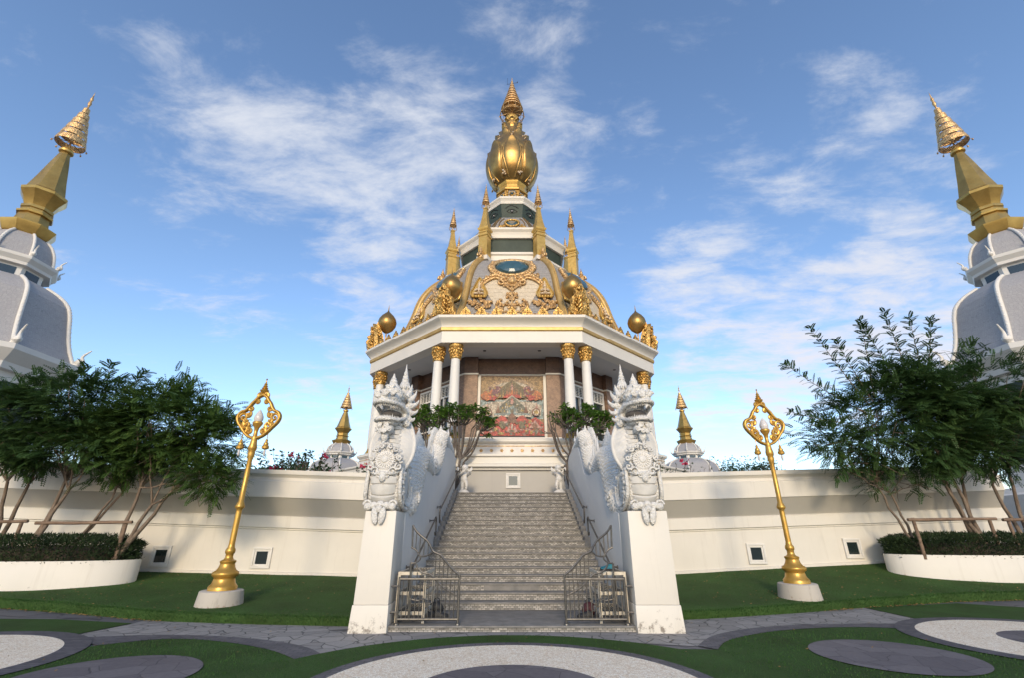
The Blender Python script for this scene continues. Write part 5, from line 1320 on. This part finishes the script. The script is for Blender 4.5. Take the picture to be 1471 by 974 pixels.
octa('neck', [(1.15, 28.18), (1.34, 28.2), (1.34, 28.34), (1.24, 28.40), (1.08, 28.62), (1.05, 28.95), (1.14, 29.1), (1.2, 29.25), (1.0, 29.3)], M['gold'])
# onion bud with three tiers of petals
BUD = [(28.95, .85), (29.3, 1.22), (29.7, 1.58), (30.2, 1.90), (30.8, 2.08), (31.4, 2.15), (31.9, 2.12), (32.5, 2.0), (33.2, 1.76), (34.0, 1.44), (34.8, 1.15), (35.5, .9), (36.2, .69), (36.8, .58), (37.15, .5)]
b = MB(); bp = catmull([Vector((r, z, 0)) for z, r in BUD], 4); b.lathe([(p.x, p.y) for p in bp], 48, (0, 32, 0)); bud = b.build('bud', M['gold_old'], tp, angle=70)
def bR(z): return interp(BUD, z)
def petal(parent, an, z0, z1, half, tk, name='petal'):
    prof = lambda t: (1 - abs(2 * t - 1) ** 2.6) ** .5 if t < .5 else max(0, (1 - ((t - .5) / .5) ** 2.2)) ** .55
    b = MB()
    def fn(u, v):
        z = z0 + (z1 - z0) * v; w = half * (.55 + .45 * min(1, v / .45)) * (1 if v < .5 else prof(.5 + (v - .5) * 1.0))
        a = an + (2 * u - 1) * w; e_ = abs(2 * u - 1); r_ = bR(z) + tk * (1 - e_ ** 10) * min(1, v * 8 + .3) * (.55 + .75 * v) + 1.3 * max(0, v - .82)
        return (r_ * math.cos(a), 32 + r_ * math.sin(a), z)
    b.grid(fn, 14, 20)
    edge = [Vector(fn(0, i / 20)) for i in range(21)] + [Vector(fn(1, 1 - i / 20)) for i in range(21)]
    b.tube([p + Vector((math.cos(an), math.sin(an), 0)) * .03 for p in edge], .10 if z0 < 34 else .075, 6)
    return b.build(name, M['gold_old'], parent, angle=70)
for tier, (z0, z1, n_, ph, tk) in enumerate(((29.4, 33.3, 8, 0, .2), (32.2, 34.8, 8, .5, .2), (34.1, 35.85, 8, 0, .17), (35.3, 36.5, 8, .5, .14), (36.1, 37.0, 8, 0, .11))):
    for i in range(n_):
        a = 2 * PI * (i + ph) / n_ - PI / 2
        if math.sin(a) < .75: petal(bud, a, z0, z1, PI / n_ * .93, tk)
b = MB(); r = random.Random(3)
for i in range(8):
    for (z, off, q) in ((29.75, .5, .17), (33.95, 0, .13)):
        a = 2 * PI * (i + off) / 8 - PI / 2; rr = bR(z) + .1
        for j in range(7): b.ell((rr * math.cos(a) + r.gauss(0, .08), 32 + rr * math.sin(a) + r.gauss(0, .08), z + r.gauss(0, .13)), (q * .55,) * 3, 6, 5)
b.build('bud_ornament', M['silver'], bud, angle=60)
b = MB(); b.lathe([(.5, 37.05), (.60, 37.15), (.64, 37.35), (.58, 37.6), (.42, 37.74), (.3, 37.8)], 32, (0, 32, 0)); b.build('bud_collar', M['gold'], tp, angle=60)
def chatra(b, c, z0, z1, rr, tiers, spokes=10, open_=.27):
    """tiered umbrella spire: open ring on spokes below a stack of conical tiers"""
    H = z1 - z0; n = 32
    for (r_, dz) in ((rr, 0), (rr * .99, H * .035), (rr * .72, H * .1)):
        b.tube([(c[0] + r_ * math.cos(2 * PI * i / n), c[1] + r_ * math.sin(2 * PI * i / n), z0 + dz) for i in range(n)], rr * .028, 6, closed=True)
    for i in range(spokes):
        a = 2 * PI * i / spokes
        b.tube([(c[0], c[1], z0 + H * .09), (c[0] + rr * math.cos(a), c[1] + rr * math.sin(a), z0 + H * .01)], rr * .028, 5)
        b.tube([(c[0] + rr * .99 * math.cos(a), c[1] + rr * .99 * math.sin(a), z0), (c[0] + rr * .82 * math.cos(a), c[1] + rr * .82 * math.sin(a), z0 + H * .2)], rr * .022, 5)
        b.ell((c[0] + rr * 1.05 * math.cos(a), c[1] + rr * 1.05 * math.sin(a), z0 - rr * .07), (rr * .045, rr * .045, rr * .06), 6, 5)
    b.tube([(c[0], c[1], z0 - H * .04), (c[0], c[1], z1)], [rr * .10, rr * .02], 8)
    pr = []
    for i in range(tiers):
        t0 = i / tiers; t1 = (i + 1) / tiers; za = z0 + H * (.15 + .78 * t0); zb_ = z0 + H * (.15 + .78 * t1)
        ra = rr * (.86 * (1 - t0) ** 1.15 + .05); rb = rr * (.86 * (1 - t1) ** 1.15 + .045) * .86
        pr += [(ra, za), (ra * 1.02, za + (zb_ - za) * .12), (ra * .93, za + (zb_ - za) * .45), (rb, zb_ - (zb_ - za) * .02)]
    pr += [(rr * .03, z0 + H * .95), (rr * .05, z0 + H * .965), (.004, z1)]
    b.lathe(pr, n, (c[0], c[1], 0))
b = MB(); chatra(b, (0, 32), 37.9, 43.0, 1.12, 9, 10); b.build('umbrella_spire', M['gold_copper'], tp, angle=40)
b = MB(); b.tube([(-.5, 32, 42.1), (.55, 32, 42.35)], .02, 6); b.tube([(-.45, 32, 42.1), (-.45, 32, 42.95)], .012, 5); b.tube([(.5, 32, 42.3), (.55, 32, 42.45)], .04, 5); b.build('lightning_rod', M['black'], tp)
# golden spire posts round the lantern
b = MB(); b.lathe([(.38, 0), (.36, .35)], 4, oct_=False, rot=PI / 4)
b = MB()
def sq(pr, bb): bb.lathe([(r_ * 1.414, z) for r_, z in pr], 4, rot=PI / 4)
sq([(.33, .32), (.32, 2.0)], b)
sq([(.33, 2.0), (.37, 2.05), (.37, 2.14), (.31, 2.2), (.31, 2.3), (.35, 2.34), (.35, 2.42), (.30, 2.48), (.40, 2.62), (.41, 2.72), (.33, 2.8), (.24, 3.3), (.17, 3.9), (.12, 4.45), (.16, 4.5), (.16, 4.58), (.1, 4.62)], b)
po = b.build('spire_post', M['gold'], angle=30); po.parent = tp
b = MB(); sq([(.42, 0), (.40, .33)], b); pb_ = b.build('post_base', M['cream'], angle=30); pb_.parent = po
b = MB(); chatra(b, (0, 0), 4.75, 6.85, .30, 7, 8); cu = b.build('umbrella_spire', M['gold_copper'], angle=40); cu.parent = po
for k in range(-4, 4):
    p = Vector(VP(k, 4.62, 18.95)) - ORG[tp]
    if k == -4: po.location = p; po.rotation_euler = (0, 0, R(45 * k + 22.5))
    else: dup(po, p, tp, R(45 * k + 22.5))

# ------------------------------------------------------------------ four side chedis
def chedi(cx, cy, rs, zs, lab, rot=0.0):
    t = thing('chedi', lab, 'chedi', (cx, cy, 0), 'white side chedis with golden spires')
    Z = lambda z: 1.72 + (z - 1.72) * zs if z > 1.72 else z
    def oc(name, pr, m, a=20): b = MB(); b.lathe([(r_ * rs, Z(z)) for r_, z in pr], 8, (cx, cy, 0), oct_=True, rot=rot); return b.build(name, m, t, angle=a)
    oc('base', [(5.0, 0), (5.0, 3.2), (4.6, 3.3), (4.5, 3.5), (3.5, 3.6)], M['white2'])
    oc('wall', [(3.3, 3.5), (3.3, 8.6)], M['white2'])
    b = MB()
    for k in range(8):
        a = R(-90 + 45 * k) + rot; n_ = Vector((math.cos(a), math.sin(a), 0)); s_ = Vector((-n_.y, n_.x, 0)); c = Vector((cx, cy, 0))
        p = [c + n_ * (3.31 * rs) + s_ * q * rs for q in (-.95, .95)]; o = [c + n_ * (3.33 * rs) + s_ * q * rs for q in (-.95, .95)]
        b.hexa([(*o[0].xy, Z(4.6)), (*o[1].xy, Z(4.6)), (*p[1].xy, Z(4.6)), (*p[0].xy, Z(4.6))], [(*o[0].xy, Z(8.1)), (*o[1].xy, Z(8.1)), (*p[1].xy, Z(8.1)), (*p[0].xy, Z(8.1))])
    b.build('glazing', M['glass_green'], t, smooth=False)
    oc('eaves', [(3.2, 8.5), (3.55, 8.55), (3.6, 8.85), (3.85, 9.1), (4.05, 9.35), (4.05, 9.6), (3.6, 9.72), (3.2, 9.75)], M['white2'])
    DP = [(3.70, 9.70), (3.42, 10.3), (3.20, 10.95), (3.02, 11.7), (2.90, 12.25), (2.74, 12.72), (2.52, 13.05), (2.2, 13.35), (1.85, 13.58), (1.62, 13.72)]
    oc('roof', DP, M['chedi_tile'], 12)
    oc('window_band', [(1.35, 13.66), (1.35, 14.35)], M['white2'])
    b = MB()
    for k in range(8):
        a = R(-90 + 45 * k) + rot; n_ = Vector((math.cos(a), math.sin(a), 0)); s_ = Vector((-n_.y, n_.x, 0)); c = Vector((cx, cy, 0))
        p = [c + n_ * (1.34 * rs) + s_ * q * rs for q in (-.36, .36)]; o = [c + n_ * (1.365 * rs) + s_ * q * rs for q in (-.36, .36)]
        b.hexa([(*o[0].xy, Z(13.8)), (*o[1].xy, Z(13.8)), (*p[1].xy, Z(13.8)), (*p[0].xy, Z(13.8))], [(*o[0].xy, Z(14.22)), (*o[1].xy, Z(14.22)), (*p[1].xy, Z(14.22)), (*p[0].xy, Z(14.22))])
    b.build('clerestory', M['glass'], t, smooth=False)
    oc('upper_eaves', [(1.3, 14.3), (1.6, 14.35), (1.62, 14.5), (1.78, 14.7), (1.8, 14.85), (1.5, 14.95)], M['white2'])
    UP = [(1.5, 14.92), (1.44, 15.3), (1.34, 15.7), (1.12, 16.15), (.85, 16.45)]
    oc('upper_roof', UP, M['chedi_tile'], 12)
    b = MB()
    for k in range(8):
        a = R(-90 + 22.5 + 45 * k) + rot; d = Vector((math.cos(a), math.sin(a), 0)); c = Vector((cx, cy, 0)); q = rs / math.cos(PI / 8)
        for prf, w in ((DP, .095), (UP, .07)):
            pts = [c + d * (r_ * q + .04) + Vector((0, 0, Z(z))) for r_, z in prf]; pts = catmull(pts, 3); b.tube(pts, w * rs, 7)
            for i in range(0, len(pts), 1): b.ell(tuple(pts[i] + d * w * .8), (w * .5,) * 3, 6, 5)
        for (r_, z, h) in ((3.95, 9.6, .95), (1.78, 14.85, .6)):
            fb_ = MB(); e_ = c + d * (r_ * q) + Vector((0, 0, Z(z))); fb_.tube(catmull([e_ - d * h * .3, e_ + d * h * .12 + Vector((0, 0, h * .25)), e_ + d * h * .05 + Vector((0, 0, h * .6)), e_ + d * h * .35 + Vector((0, 0, h))], 4), [h * .16 - h * .011 * i for i in range(13)], 7)
            fb_.ell(tuple(e_ + Vector((0, 0, h * .25))), (h * .2,) * 3, 8, 6); fb_.build('corner_finial', M['white2'], t, angle=60)
    b.build('rib', M['white2'], t, angle=60)
    oc('gold_neck', [(.80, 16.4), (.9, 16.5), (1.08, 16.95), (1.10, 17.05), (.85, 17.1), (.72, 17.2), (.62, 17.75), (.72, 17.8), (.74, 17.9), (.60, 17.95), (.60, 18.1), (.66, 18.15), (.66, 18.3), (.58, 18.35), (.72, 18.75), (.94, 19.15), (.96, 19.3), (.80, 19.45), (.62, 20.3), (.42, 21.4), (.24, 22.3), (.22, 22.4)], M['gold_chedi'])
    b = MB(); b.lathe([(.22, Z(22.4)), (.34, Z(22.48)), (.34, Z(22.6)), (.22, Z(22.68)), (.26, Z(22.75)), (.15, Z(22.85))], 20, (cx, cy, 0)); b.build('collar', M['gold'], t, angle=50)
    b = MB(); zb = Z(22.95); zt = Z(27.5); rr = .66 * rs; n = 28
    for i in range(6):
        u = i / 6; z = zb + (zt - zb) * (.04 + .66 * u); r_ = rr * (1 - u) ** .9 + .04; h = (zt - zb) * .085
        b.lathe([(r_ * 1.0, z), (r_ * 1.03, z + h * .25), (r_ * .93, z + h), (r_ * .90, z + h), (r_ * .97, z + h * .2), (r_ * .97, z)], n, (cx, cy, 0), cap=False)
        for k in range(8):
            a = 2 * PI * k / 8; b.tube([(cx, cy, z + h * .5), (cx + r_ * math.cos(a), cy + r_ * math.sin(a), z + h * .2)], .022, 5)
            if i == 0: b.ell((cx + r_ * 1.12 * math.cos(a), cy + r_ * 1.12 * math.sin(a), z - .12), (.05, .05, .07), 6, 5); b.tube([(cx + r_ * math.cos(a), cy + r_ * math.sin(a), z), (cx + r_ * 1.12 * math.cos(a), cy + r_ * 1.12 * math.sin(a), z - .08)], .015, 5)
    b.tube([(cx, cy, zb - .2), (cx, cy, zt - .6)], .05, 6); b.lathe([(.06, zb + (zt - zb) * .74), (.10, zb + (zt - zb) * .78), (.05, zb + (zt - zb) * .83), (.09, zb + (zt - zb) * .86), (.04, zb + (zt - zb) * .90), (.005, zt)], 12, (cx, cy, 0))
    b.build('umbrella_spire', M['gold_copper'], t, angle=40)
chedi(-26.4, 21, 1.0, 1.0, 'large white chedi with golden spire leaning in at the left photo edge above the trees')
chedi(26.4, 21, 1.0, 1.0, 'large white chedi with golden spire leaning in at the right photo edge above the trees')
chedi(-21.9, 60, 1.02, .71, 'small distant white chedi with golden spire beyond the left boundary wall')
chedi(22.4, 60, 1.02, .71, 'small distant white chedi with golden spire beyond the right boundary wall')

# ------------------------------------------------------------------ frangipani trees and shrubs behind the walls
def rosette(b, p, r, n, L, w):
    for i in range(n):
        a = 2 * PI * i / n + r.uniform(-.3, .3); el = r.uniform(-.35, .75)
        d = Vector((math.cos(a) * math.cos(el), math.sin(a) * math.cos(el), math.sin(el))); s = d.cross(Vector((0, 0, 1))).normalized(); l = L * r.uniform(.7, 1.1)
        u = Vector((0, 0, 1)) * .06 * l
        b.add([p, p + d * l * .35 + s * w * .8 - u, p + d * l * .7 + s * w - u * 2, p + d * l - u * 4.5, p + d * l * .7 - s * w - u * 2, p + d * l * .35 - s * w * .8 - u], [(0, 1, 2, 3, 4, 5)])
def frangipani(lab, base, cc, ext, seed, bare, tips=95, leafn=14, L=.30):
    """short trunk, candelabra limbs, leaf rosettes at the tips of an umbrella crown"""
    r = random.Random(seed); base = Vector(base); cc = Vector(cc); t = thing('frangipani_tree', lab, 'tree', base, 'frangipani trees on the temple terrace')
    tb = MB(); lb = MB()
    hubs = [base.lerp(cc, .42) + Vector((math.cos(a) * ext[0] * .30, math.sin(a) * ext[1] * .3, r.uniform(-.1, .15))) for a in [2 * PI * i / 6 + .3 for i in range(6)]]
    def arm(p, e, ra, rb):
        mid = p.lerp(e, .5) + Vector(((e.x - p.x) * .12, (e.y - p.y) * .12, -.10 * (e - p).length)); c = catmull([p, mid, e], 4); tb.tube(c, [ra + (rb - ra) * i / (len(c) - 1) for i in range(len(c))], 6)
    for h in hubs: arm(base, h, .095, .055)
    subs = []
    for i in range(22):
        a = r.uniform(0, 2 * PI); q = r.random() ** .5
        e = cc + Vector((math.cos(a) * ext[0] * .68 * q, math.sin(a) * ext[1] * .68 * q, -ext[2] * .45 + ext[2] * .5 * (1 - q)))
        h = min(hubs, key=lambda v: (v - e).length); arm(h, e, .046, .032); subs.append(e)
    for i in range(tips):
        a = r.uniform(0, 2 * PI); q = r.random() ** .5
        e = cc + Vector((math.cos(a) * ext[0] * q, math.sin(a) * ext[1] * q, ext[2] * (.75 * (1 - q * q) ** .5 - .25 + r.uniform(-.35, .2))))
        h = min(subs, key=lambda v: (v - e).length + r.uniform(0, .3)); arm(h, e, .027, .016)
        if r.random() > bare(e):
            rosette(lb, e, r, leafn, L, .05); rosette(lb, e - (e - h).normalized() * .1, r, leafn // 2, L, .05)
    tb.build('trunk', M['bark2'], t, angle=60); lb.build('crown', M['leaf_frangi'], t, fixn=False, smooth=False); return t
frangipani('leafy spreading frangipani tree left of the mural', (-2.75, 21.3, 3.2), (-2.85, 21.2, 6.5), (2.2, 1.0, 1.25), 5, lambda e: .06, 112)
frangipani('half bare frangipani tree right of the mural, leafy only on its right side', (2.75, 21.3, 3.2), (3.0, 21.2, 6.45), (1.75, 1.1, 1.2), 15, lambda e: .92 if e.x < 2.3 else .04, 110)

def shrub(lab, cx, cy, z0, w, h, n, seed, red=4, m='bougain', nl=9, L=.13):
    r = random.Random(seed); t = thing('shrub', lab, 'shrub', (cx, cy, z0), 'shrubs on the terrace behind the walls'); tb = MB(); lb = MB(); fb_ = MB()
    for i in range(n):
        x = cx + r.uniform(-w, w); e = Vector((x + r.gauss(0, .2), cy + r.gauss(0, .3), z0 + h * r.uniform(.35, 1.0))); p = Vector((cx + (x - cx) * .7, cy, z0))
        c = catmull([p, p.lerp(e, .5) + Vector((r.gauss(0, .1), 0, 0)), e], 4); tb.tube(c, [.018 - .0016 * k for k in range(len(c))], 5)
        for q in range(nl):
            k = r.randint(3, len(c) - 1); d = Vector((r.gauss(0, 1), r.gauss(0, 1), r.uniform(-.2, 1))).normalized(); s = d.orthogonal().normalized(); P0 = c[k] + d * .03; l = L * r.uniform(.6, 1.2)
            tb.tube([c[k], P0 + d * .06], .004, 4)
            lb.add([P0, P0 + d * l * .5 + s * l * .3, P0 + d * l, P0 + d * l * .5 - s * l * .3], [(0, 1, 2, 3)])
        if i < red:
            for q in range(16): d = Vector((r.gauss(0, .07), r.gauss(0, .07), r.gauss(0, .06))); s = Vector((r.gauss(0, .05), r.gauss(0, .05), r.gauss(0, .05))); g = Vector((r.gauss(0, .05), r.gauss(0, .05), r.gauss(0, .05))); fb_.add([e + d, e + d + s, e + d + s + g, e + d + g], [(0, 1, 2, 3)])
    tb.build('stem', M['bark2'], t, angle=60); lb.build('foliage', M[m], t, fixn=False, smooth=False)
    if red: fb_.build('blossom', M['flower'], t, fixn=False, smooth=False)
shrub('dense shrub with red blossom behind the left wall next to the lamp post', -8.3, 18.6, 3.15, 1.2, 1.55, 60, 1, 4, nl=22)
shrub('loose leggy shrub behind the left wall below the small distant chedi', -6.2, 18.7, 3.15, 1.0, 1.35, 26, 2, 2)
shrub('sparse pink flowered shrub behind the left wall beside the serpent', -4.9, 18.6, 3.15, .7, 1.15, 22, 3, 2)
shrub('sparse red flowered shrub behind the right wall beside the serpent', 5.2, 19.0, 3.15, .75, 1.25, 26, 4, 4)
shrub('loose leggy shrub behind the right wall below the small distant chedi', 6.6, 19.0, 3.15, .6, 1.15, 18, 5, 1)
shrub('small twiggy shrub standing alone behind the right wall left of the lamp post', 8.0, 19.2, 3.15, .5, 1.35, 12, 6, 0)
shrub('leafy shrub behind the right wall at the feathery tree', 10.6, 19.4, 3.15, .9, 1.3, 26, 7, 0, nl=16)
def bushy(lab, cx, cy, z0, rx, h, seed, n=3200):
    r = random.Random(seed); t = thing('bushy_tree', lab, 'tree', (cx, cy, z0), 'dark bushy trees beyond the wall')
    tb = MB(); lb = MB()
    tb.tube([(cx, cy, z0), (cx, cy, z0 + h * .6)], [.18, .1], 7)
    cl = [(cx + r.uniform(-rx, rx) * .75, cy + r.gauss(0, .8), z0 + h * r.uniform(.45, .85)) for i in range(16)]
    for c in cl: tb.tube([(cx, cy, z0 + h * .4), c], [.08, .03], 5)
    for i in range(n):
        c = cl[r.randrange(16)]; d = Vector((r.gauss(0, 1), r.gauss(0, 1), r.gauss(0, .7))).normalized() * r.random() ** .4
        p = Vector(c) + Vector((d.x * rx * .38, d.y * 1.0, d.z * h * .22)); a = Vector((r.gauss(0, 1), r.gauss(0, 1), r.gauss(0, 1))).normalized(); s = a.orthogonal().normalized(); l = r.uniform(.12, .24)
        lb.add([p, p + a * l * .5 + s * l * .25, p + a * l, p + a * l * .5 - s * l * .25], [(0, 1, 2, 3)])
    tb.build('trunk', M['bark'], t, angle=60); lb.build('crown', M['far_leaf'], t, fixn=False, smooth=False)
bushy('dark rounded tree far behind the right wall next to the lamp post', 15.2, 30, 2.2, 1.9, 3.9, 41)
bushy('dark rounded tree far behind the left wall next to the feathery trees', -14.8, 30, 2.4, 2.2, 3.8, 42)

# ------------------------------------------------------------------ light, sky, camera
SUN_EL, SUN_AZ = 22.0, -2.0      # low veiled sun almost straight behind the camera
d = Vector((math.sin(R(SUN_AZ)) * math.cos(R(SUN_EL)), -math.cos(R(SUN_AZ)) * math.cos(R(SUN_EL)), math.sin(R(SUN_EL))))   # toward the sun
sl = bpy.data.lights.new('Sun', 'SUN'); sl.energy = 1.85; sl.angle = R(9); sl.color = (1.0, .81, .55)
so = bpy.data.objects.new('sun_lamp', sl); COL.objects.link(so); so.location = (0, -30, 40)
so.rotation_euler = d.to_track_quat('Z', 'Y').to_euler()

w = bpy.data.worlds.new('World'); scene.world = w; w.use_nodes = True
nt = w.node_tree
for n in list(nt.nodes): nt.nodes.remove(n)
out = nt.nodes.new('ShaderNodeOutputWorld'); bg = nt.nodes.new('ShaderNodeBackground'); nt.links.new(bg.outputs[0], out.inputs[0])
sky = nt.nodes.new('ShaderNodeTexSky'); sky.sky_type = 'NISHITA'; sky.sun_disc = False
sky.sun_elevation = R(SUN_EL); sky.sun_rotation = math.atan2(d.x, d.y); sky.altitude = 100; sky.air_density = 1.0; sky.dust_density = .6; sky.ozone_density = 2.9
bg.inputs[1].default_value = .15
tc = nt.nodes.new('ShaderNodeTexCoord')
sep = N(nt, 'ShaderNodeSeparateXYZ'); nt.links.new(tc.outputs['Generated'], sep.inputs[0])
zc = N(nt, 'ShaderNodeMath', operation='MAXIMUM'); zc.inputs[1].default_value = .03; nt.links.new(sep.outputs[2], zc.inputs[0])
za = N(nt, 'ShaderNodeMath', operation='ADD'); za.inputs[1].default_value = .12; nt.links.new(zc.outputs[0], za.inputs[0])
dv = N(nt, 'ShaderNodeVectorMath', operation='DIVIDE'); nt.links.new(tc.outputs['Generated'], dv.inputs[0])
cz = N(nt, 'ShaderNodeCombineXYZ')
for i in range(3): nt.links.new(za.outputs[0], cz.inputs[i])
nt.links.new(cz.outputs[0], dv.inputs[1])
CL = dv.outputs[0]      # cloud-deck coordinates (x/z, y/z)
mp = N(nt, 'ShaderNodeMapping'); mp.inputs['Rotation'].default_value = (0, 0, R(28)); mp.inputs['Scale'].default_value = (1.0, 1.7, 0); nt.links.new(CL, mp.inputs[0])
n1 = N(nt, 'ShaderNodeTexNoise', Scale=3.9, Detail=10, Roughness=.64, Distortion=.25); nt.links.new(mp.outputs[0], n1.inputs['Vector'])
n2 = N(nt, 'ShaderNodeTexNoise', Scale=1.05, Detail=3, Roughness=.5); nt.links.new(CL, n2.inputs['Vector'])
def mth(op, a, b_=None, c_=None):
    x = N(nt, 'ShaderNodeMath', operation=op)
    for i, v in enumerate((a, b_, c_)):
        if v is None: continue
        if isinstance(v, (int, float)): x.inputs[i].default_value = v
        else: nt.links.new(v, x.inputs[i])
    return x.outputs[0]
# soft regions of the sky where the cloud bank is thicker (direction, reach, weight)
def region(dx, dy, dz, width, wt):
    v = Vector((dx, dy, dz)).normalized()
    dp = N(nt, 'ShaderNodeVectorMath', operation='DOT_PRODUCT'); nt.links.new(tc.outputs['Generated'], dp.inputs[0]); dp.inputs[1].default_value = v
    mr = N(nt, 'ShaderNodeMapRange', interpolation_type='SMOOTHSTEP'); mr.inputs[1].default_value = math.cos(R(width)); mr.inputs[2].default_value = 1; mr.inputs[3].default_value = 0; mr.inputs[4].default_value = wt
    nt.links.new(dp.outputs['Value'], mr.inputs[0]); return mr.outputs[0]
REGIONS = [(-.541, .53, .653, 13, .07), (-.486, .598, .637, 12, .09), (-.224, .596, .771, 10, .03), (-.323, .741, .589, 10, .11), (-.186, .699, .69, 13, .22), (.075, .701, .71, 8, .20), (-.393, .659, .642, 9, .10),
           (-.254, .857, .449, 9, .10), (.547, .535, .644, 6, .19), (.219, .654, .724, 5, .13), (.451, .671, .588, 9, .10), (.377, .779, .501, 8, .09), (.331, .829, .45, 8, .12), (.619, .615, .488, 10, .07), (.672, .50, .546, 8, .08),
           (.573, .757, .314, 13, .16), (.425, .868, .257, 11, .15), (.666, .666, .336, 11, .15), (-.332, .904, .268, 11, .10), (-.505, .77, .389, 6, .10), (.03, .541, .841, 10, .08)]
acc = None
for q in REGIONS:
    o = region(*q); acc = o if acc is None else mth('ADD', acc, o)
acc = mth('MINIMUM', acc, .24)
dens = mth('ADD', mth('ADD', mth('MULTIPLY', n1.outputs['Fac'], .80), mth('MULTIPLY', n2.outputs['Fac'], .20)), acc)
cov = N(nt, 'ShaderNodeMapRange', interpolation_type='SMOOTHSTEP'); cov.inputs[1].default_value = .545; cov.inputs[2].default_value = .86; cov.inputs[3].default_value = 0; cov.inputs[4].default_value = .86
nt.links.new(dens, cov.inputs[0])
# whiter, slightly rosy toward the horizon
hz = N(nt, 'ShaderNodeMapRange', interpolation_type='SMOOTHSTEP'); hz.inputs[1].default_value = .1; hz.inputs[2].default_value = .62; nt.links.new(sep.outputs[2], hz.inputs[0])
cc = N(nt, 'ShaderNodeMix', data_type='RGBA'); nt.links.new(hz.outputs[0], cc.inputs['Factor']); cc.inputs[6].default_value = (4.7, 4.4, 4.5, 1); cc.inputs[7].default_value = (4.2, 4.35, 4.7, 1)
mxs = N(nt, 'ShaderNodeMix', data_type='RGBA'); nt.links.new(cov.outputs[0], mxs.inputs['Factor']); hs = N(nt, 'ShaderNodeHueSaturation'); hs.inputs['Saturation'].default_value = 1.03; hs.inputs['Value'].default_value = 1.36; nt.links.new(sky.outputs[0], hs.inputs['Color']); tn = N(nt, 'ShaderNodeMix', data_type='RGBA', blend_type='MULTIPLY'); tn.inputs['Factor'].default_value = 1; nt.links.new(hs.outputs[0], tn.inputs[6]); tn.inputs[7].default_value = (1.06, 1.0, .98, 1); nt.links.new(tn.outputs[2], mxs.inputs[6]); nt.links.new(cc.outputs[2], mxs.inputs[7])
nt.links.new(mxs.outputs[2], bg.inputs[0])

cam = bpy.data.cameras.new('Camera'); co_ = bpy.data.objects.new('camera', cam); COL.objects.link(co_)
cam.sensor_width = 36; cam.lens = 665 / 1471 * 36; cam.clip_start = .05; cam.clip_end = 4000
co_.location = (0, 0, 1.72); co_.rotation_euler = (R(90 + 22.75), 0, 0)
scene.camera = co_
scene.view_settings.view_transform = 'Standard'; scene.view_settings.look = 'None'; scene.view_settings.exposure = 0.38; scene.view_settings.gamma = 1.0
scene.view_settings.use_curve_mapping = False
scene.render.engine = 'CYCLES'
scene.cycles.max_bounces = 6; scene.cycles.diffuse_bounces = 3; scene.cycles.glossy_bounces = 3; scene.cycles.transparent_max_bounces = 6
scene.cycles.use_denoising = True
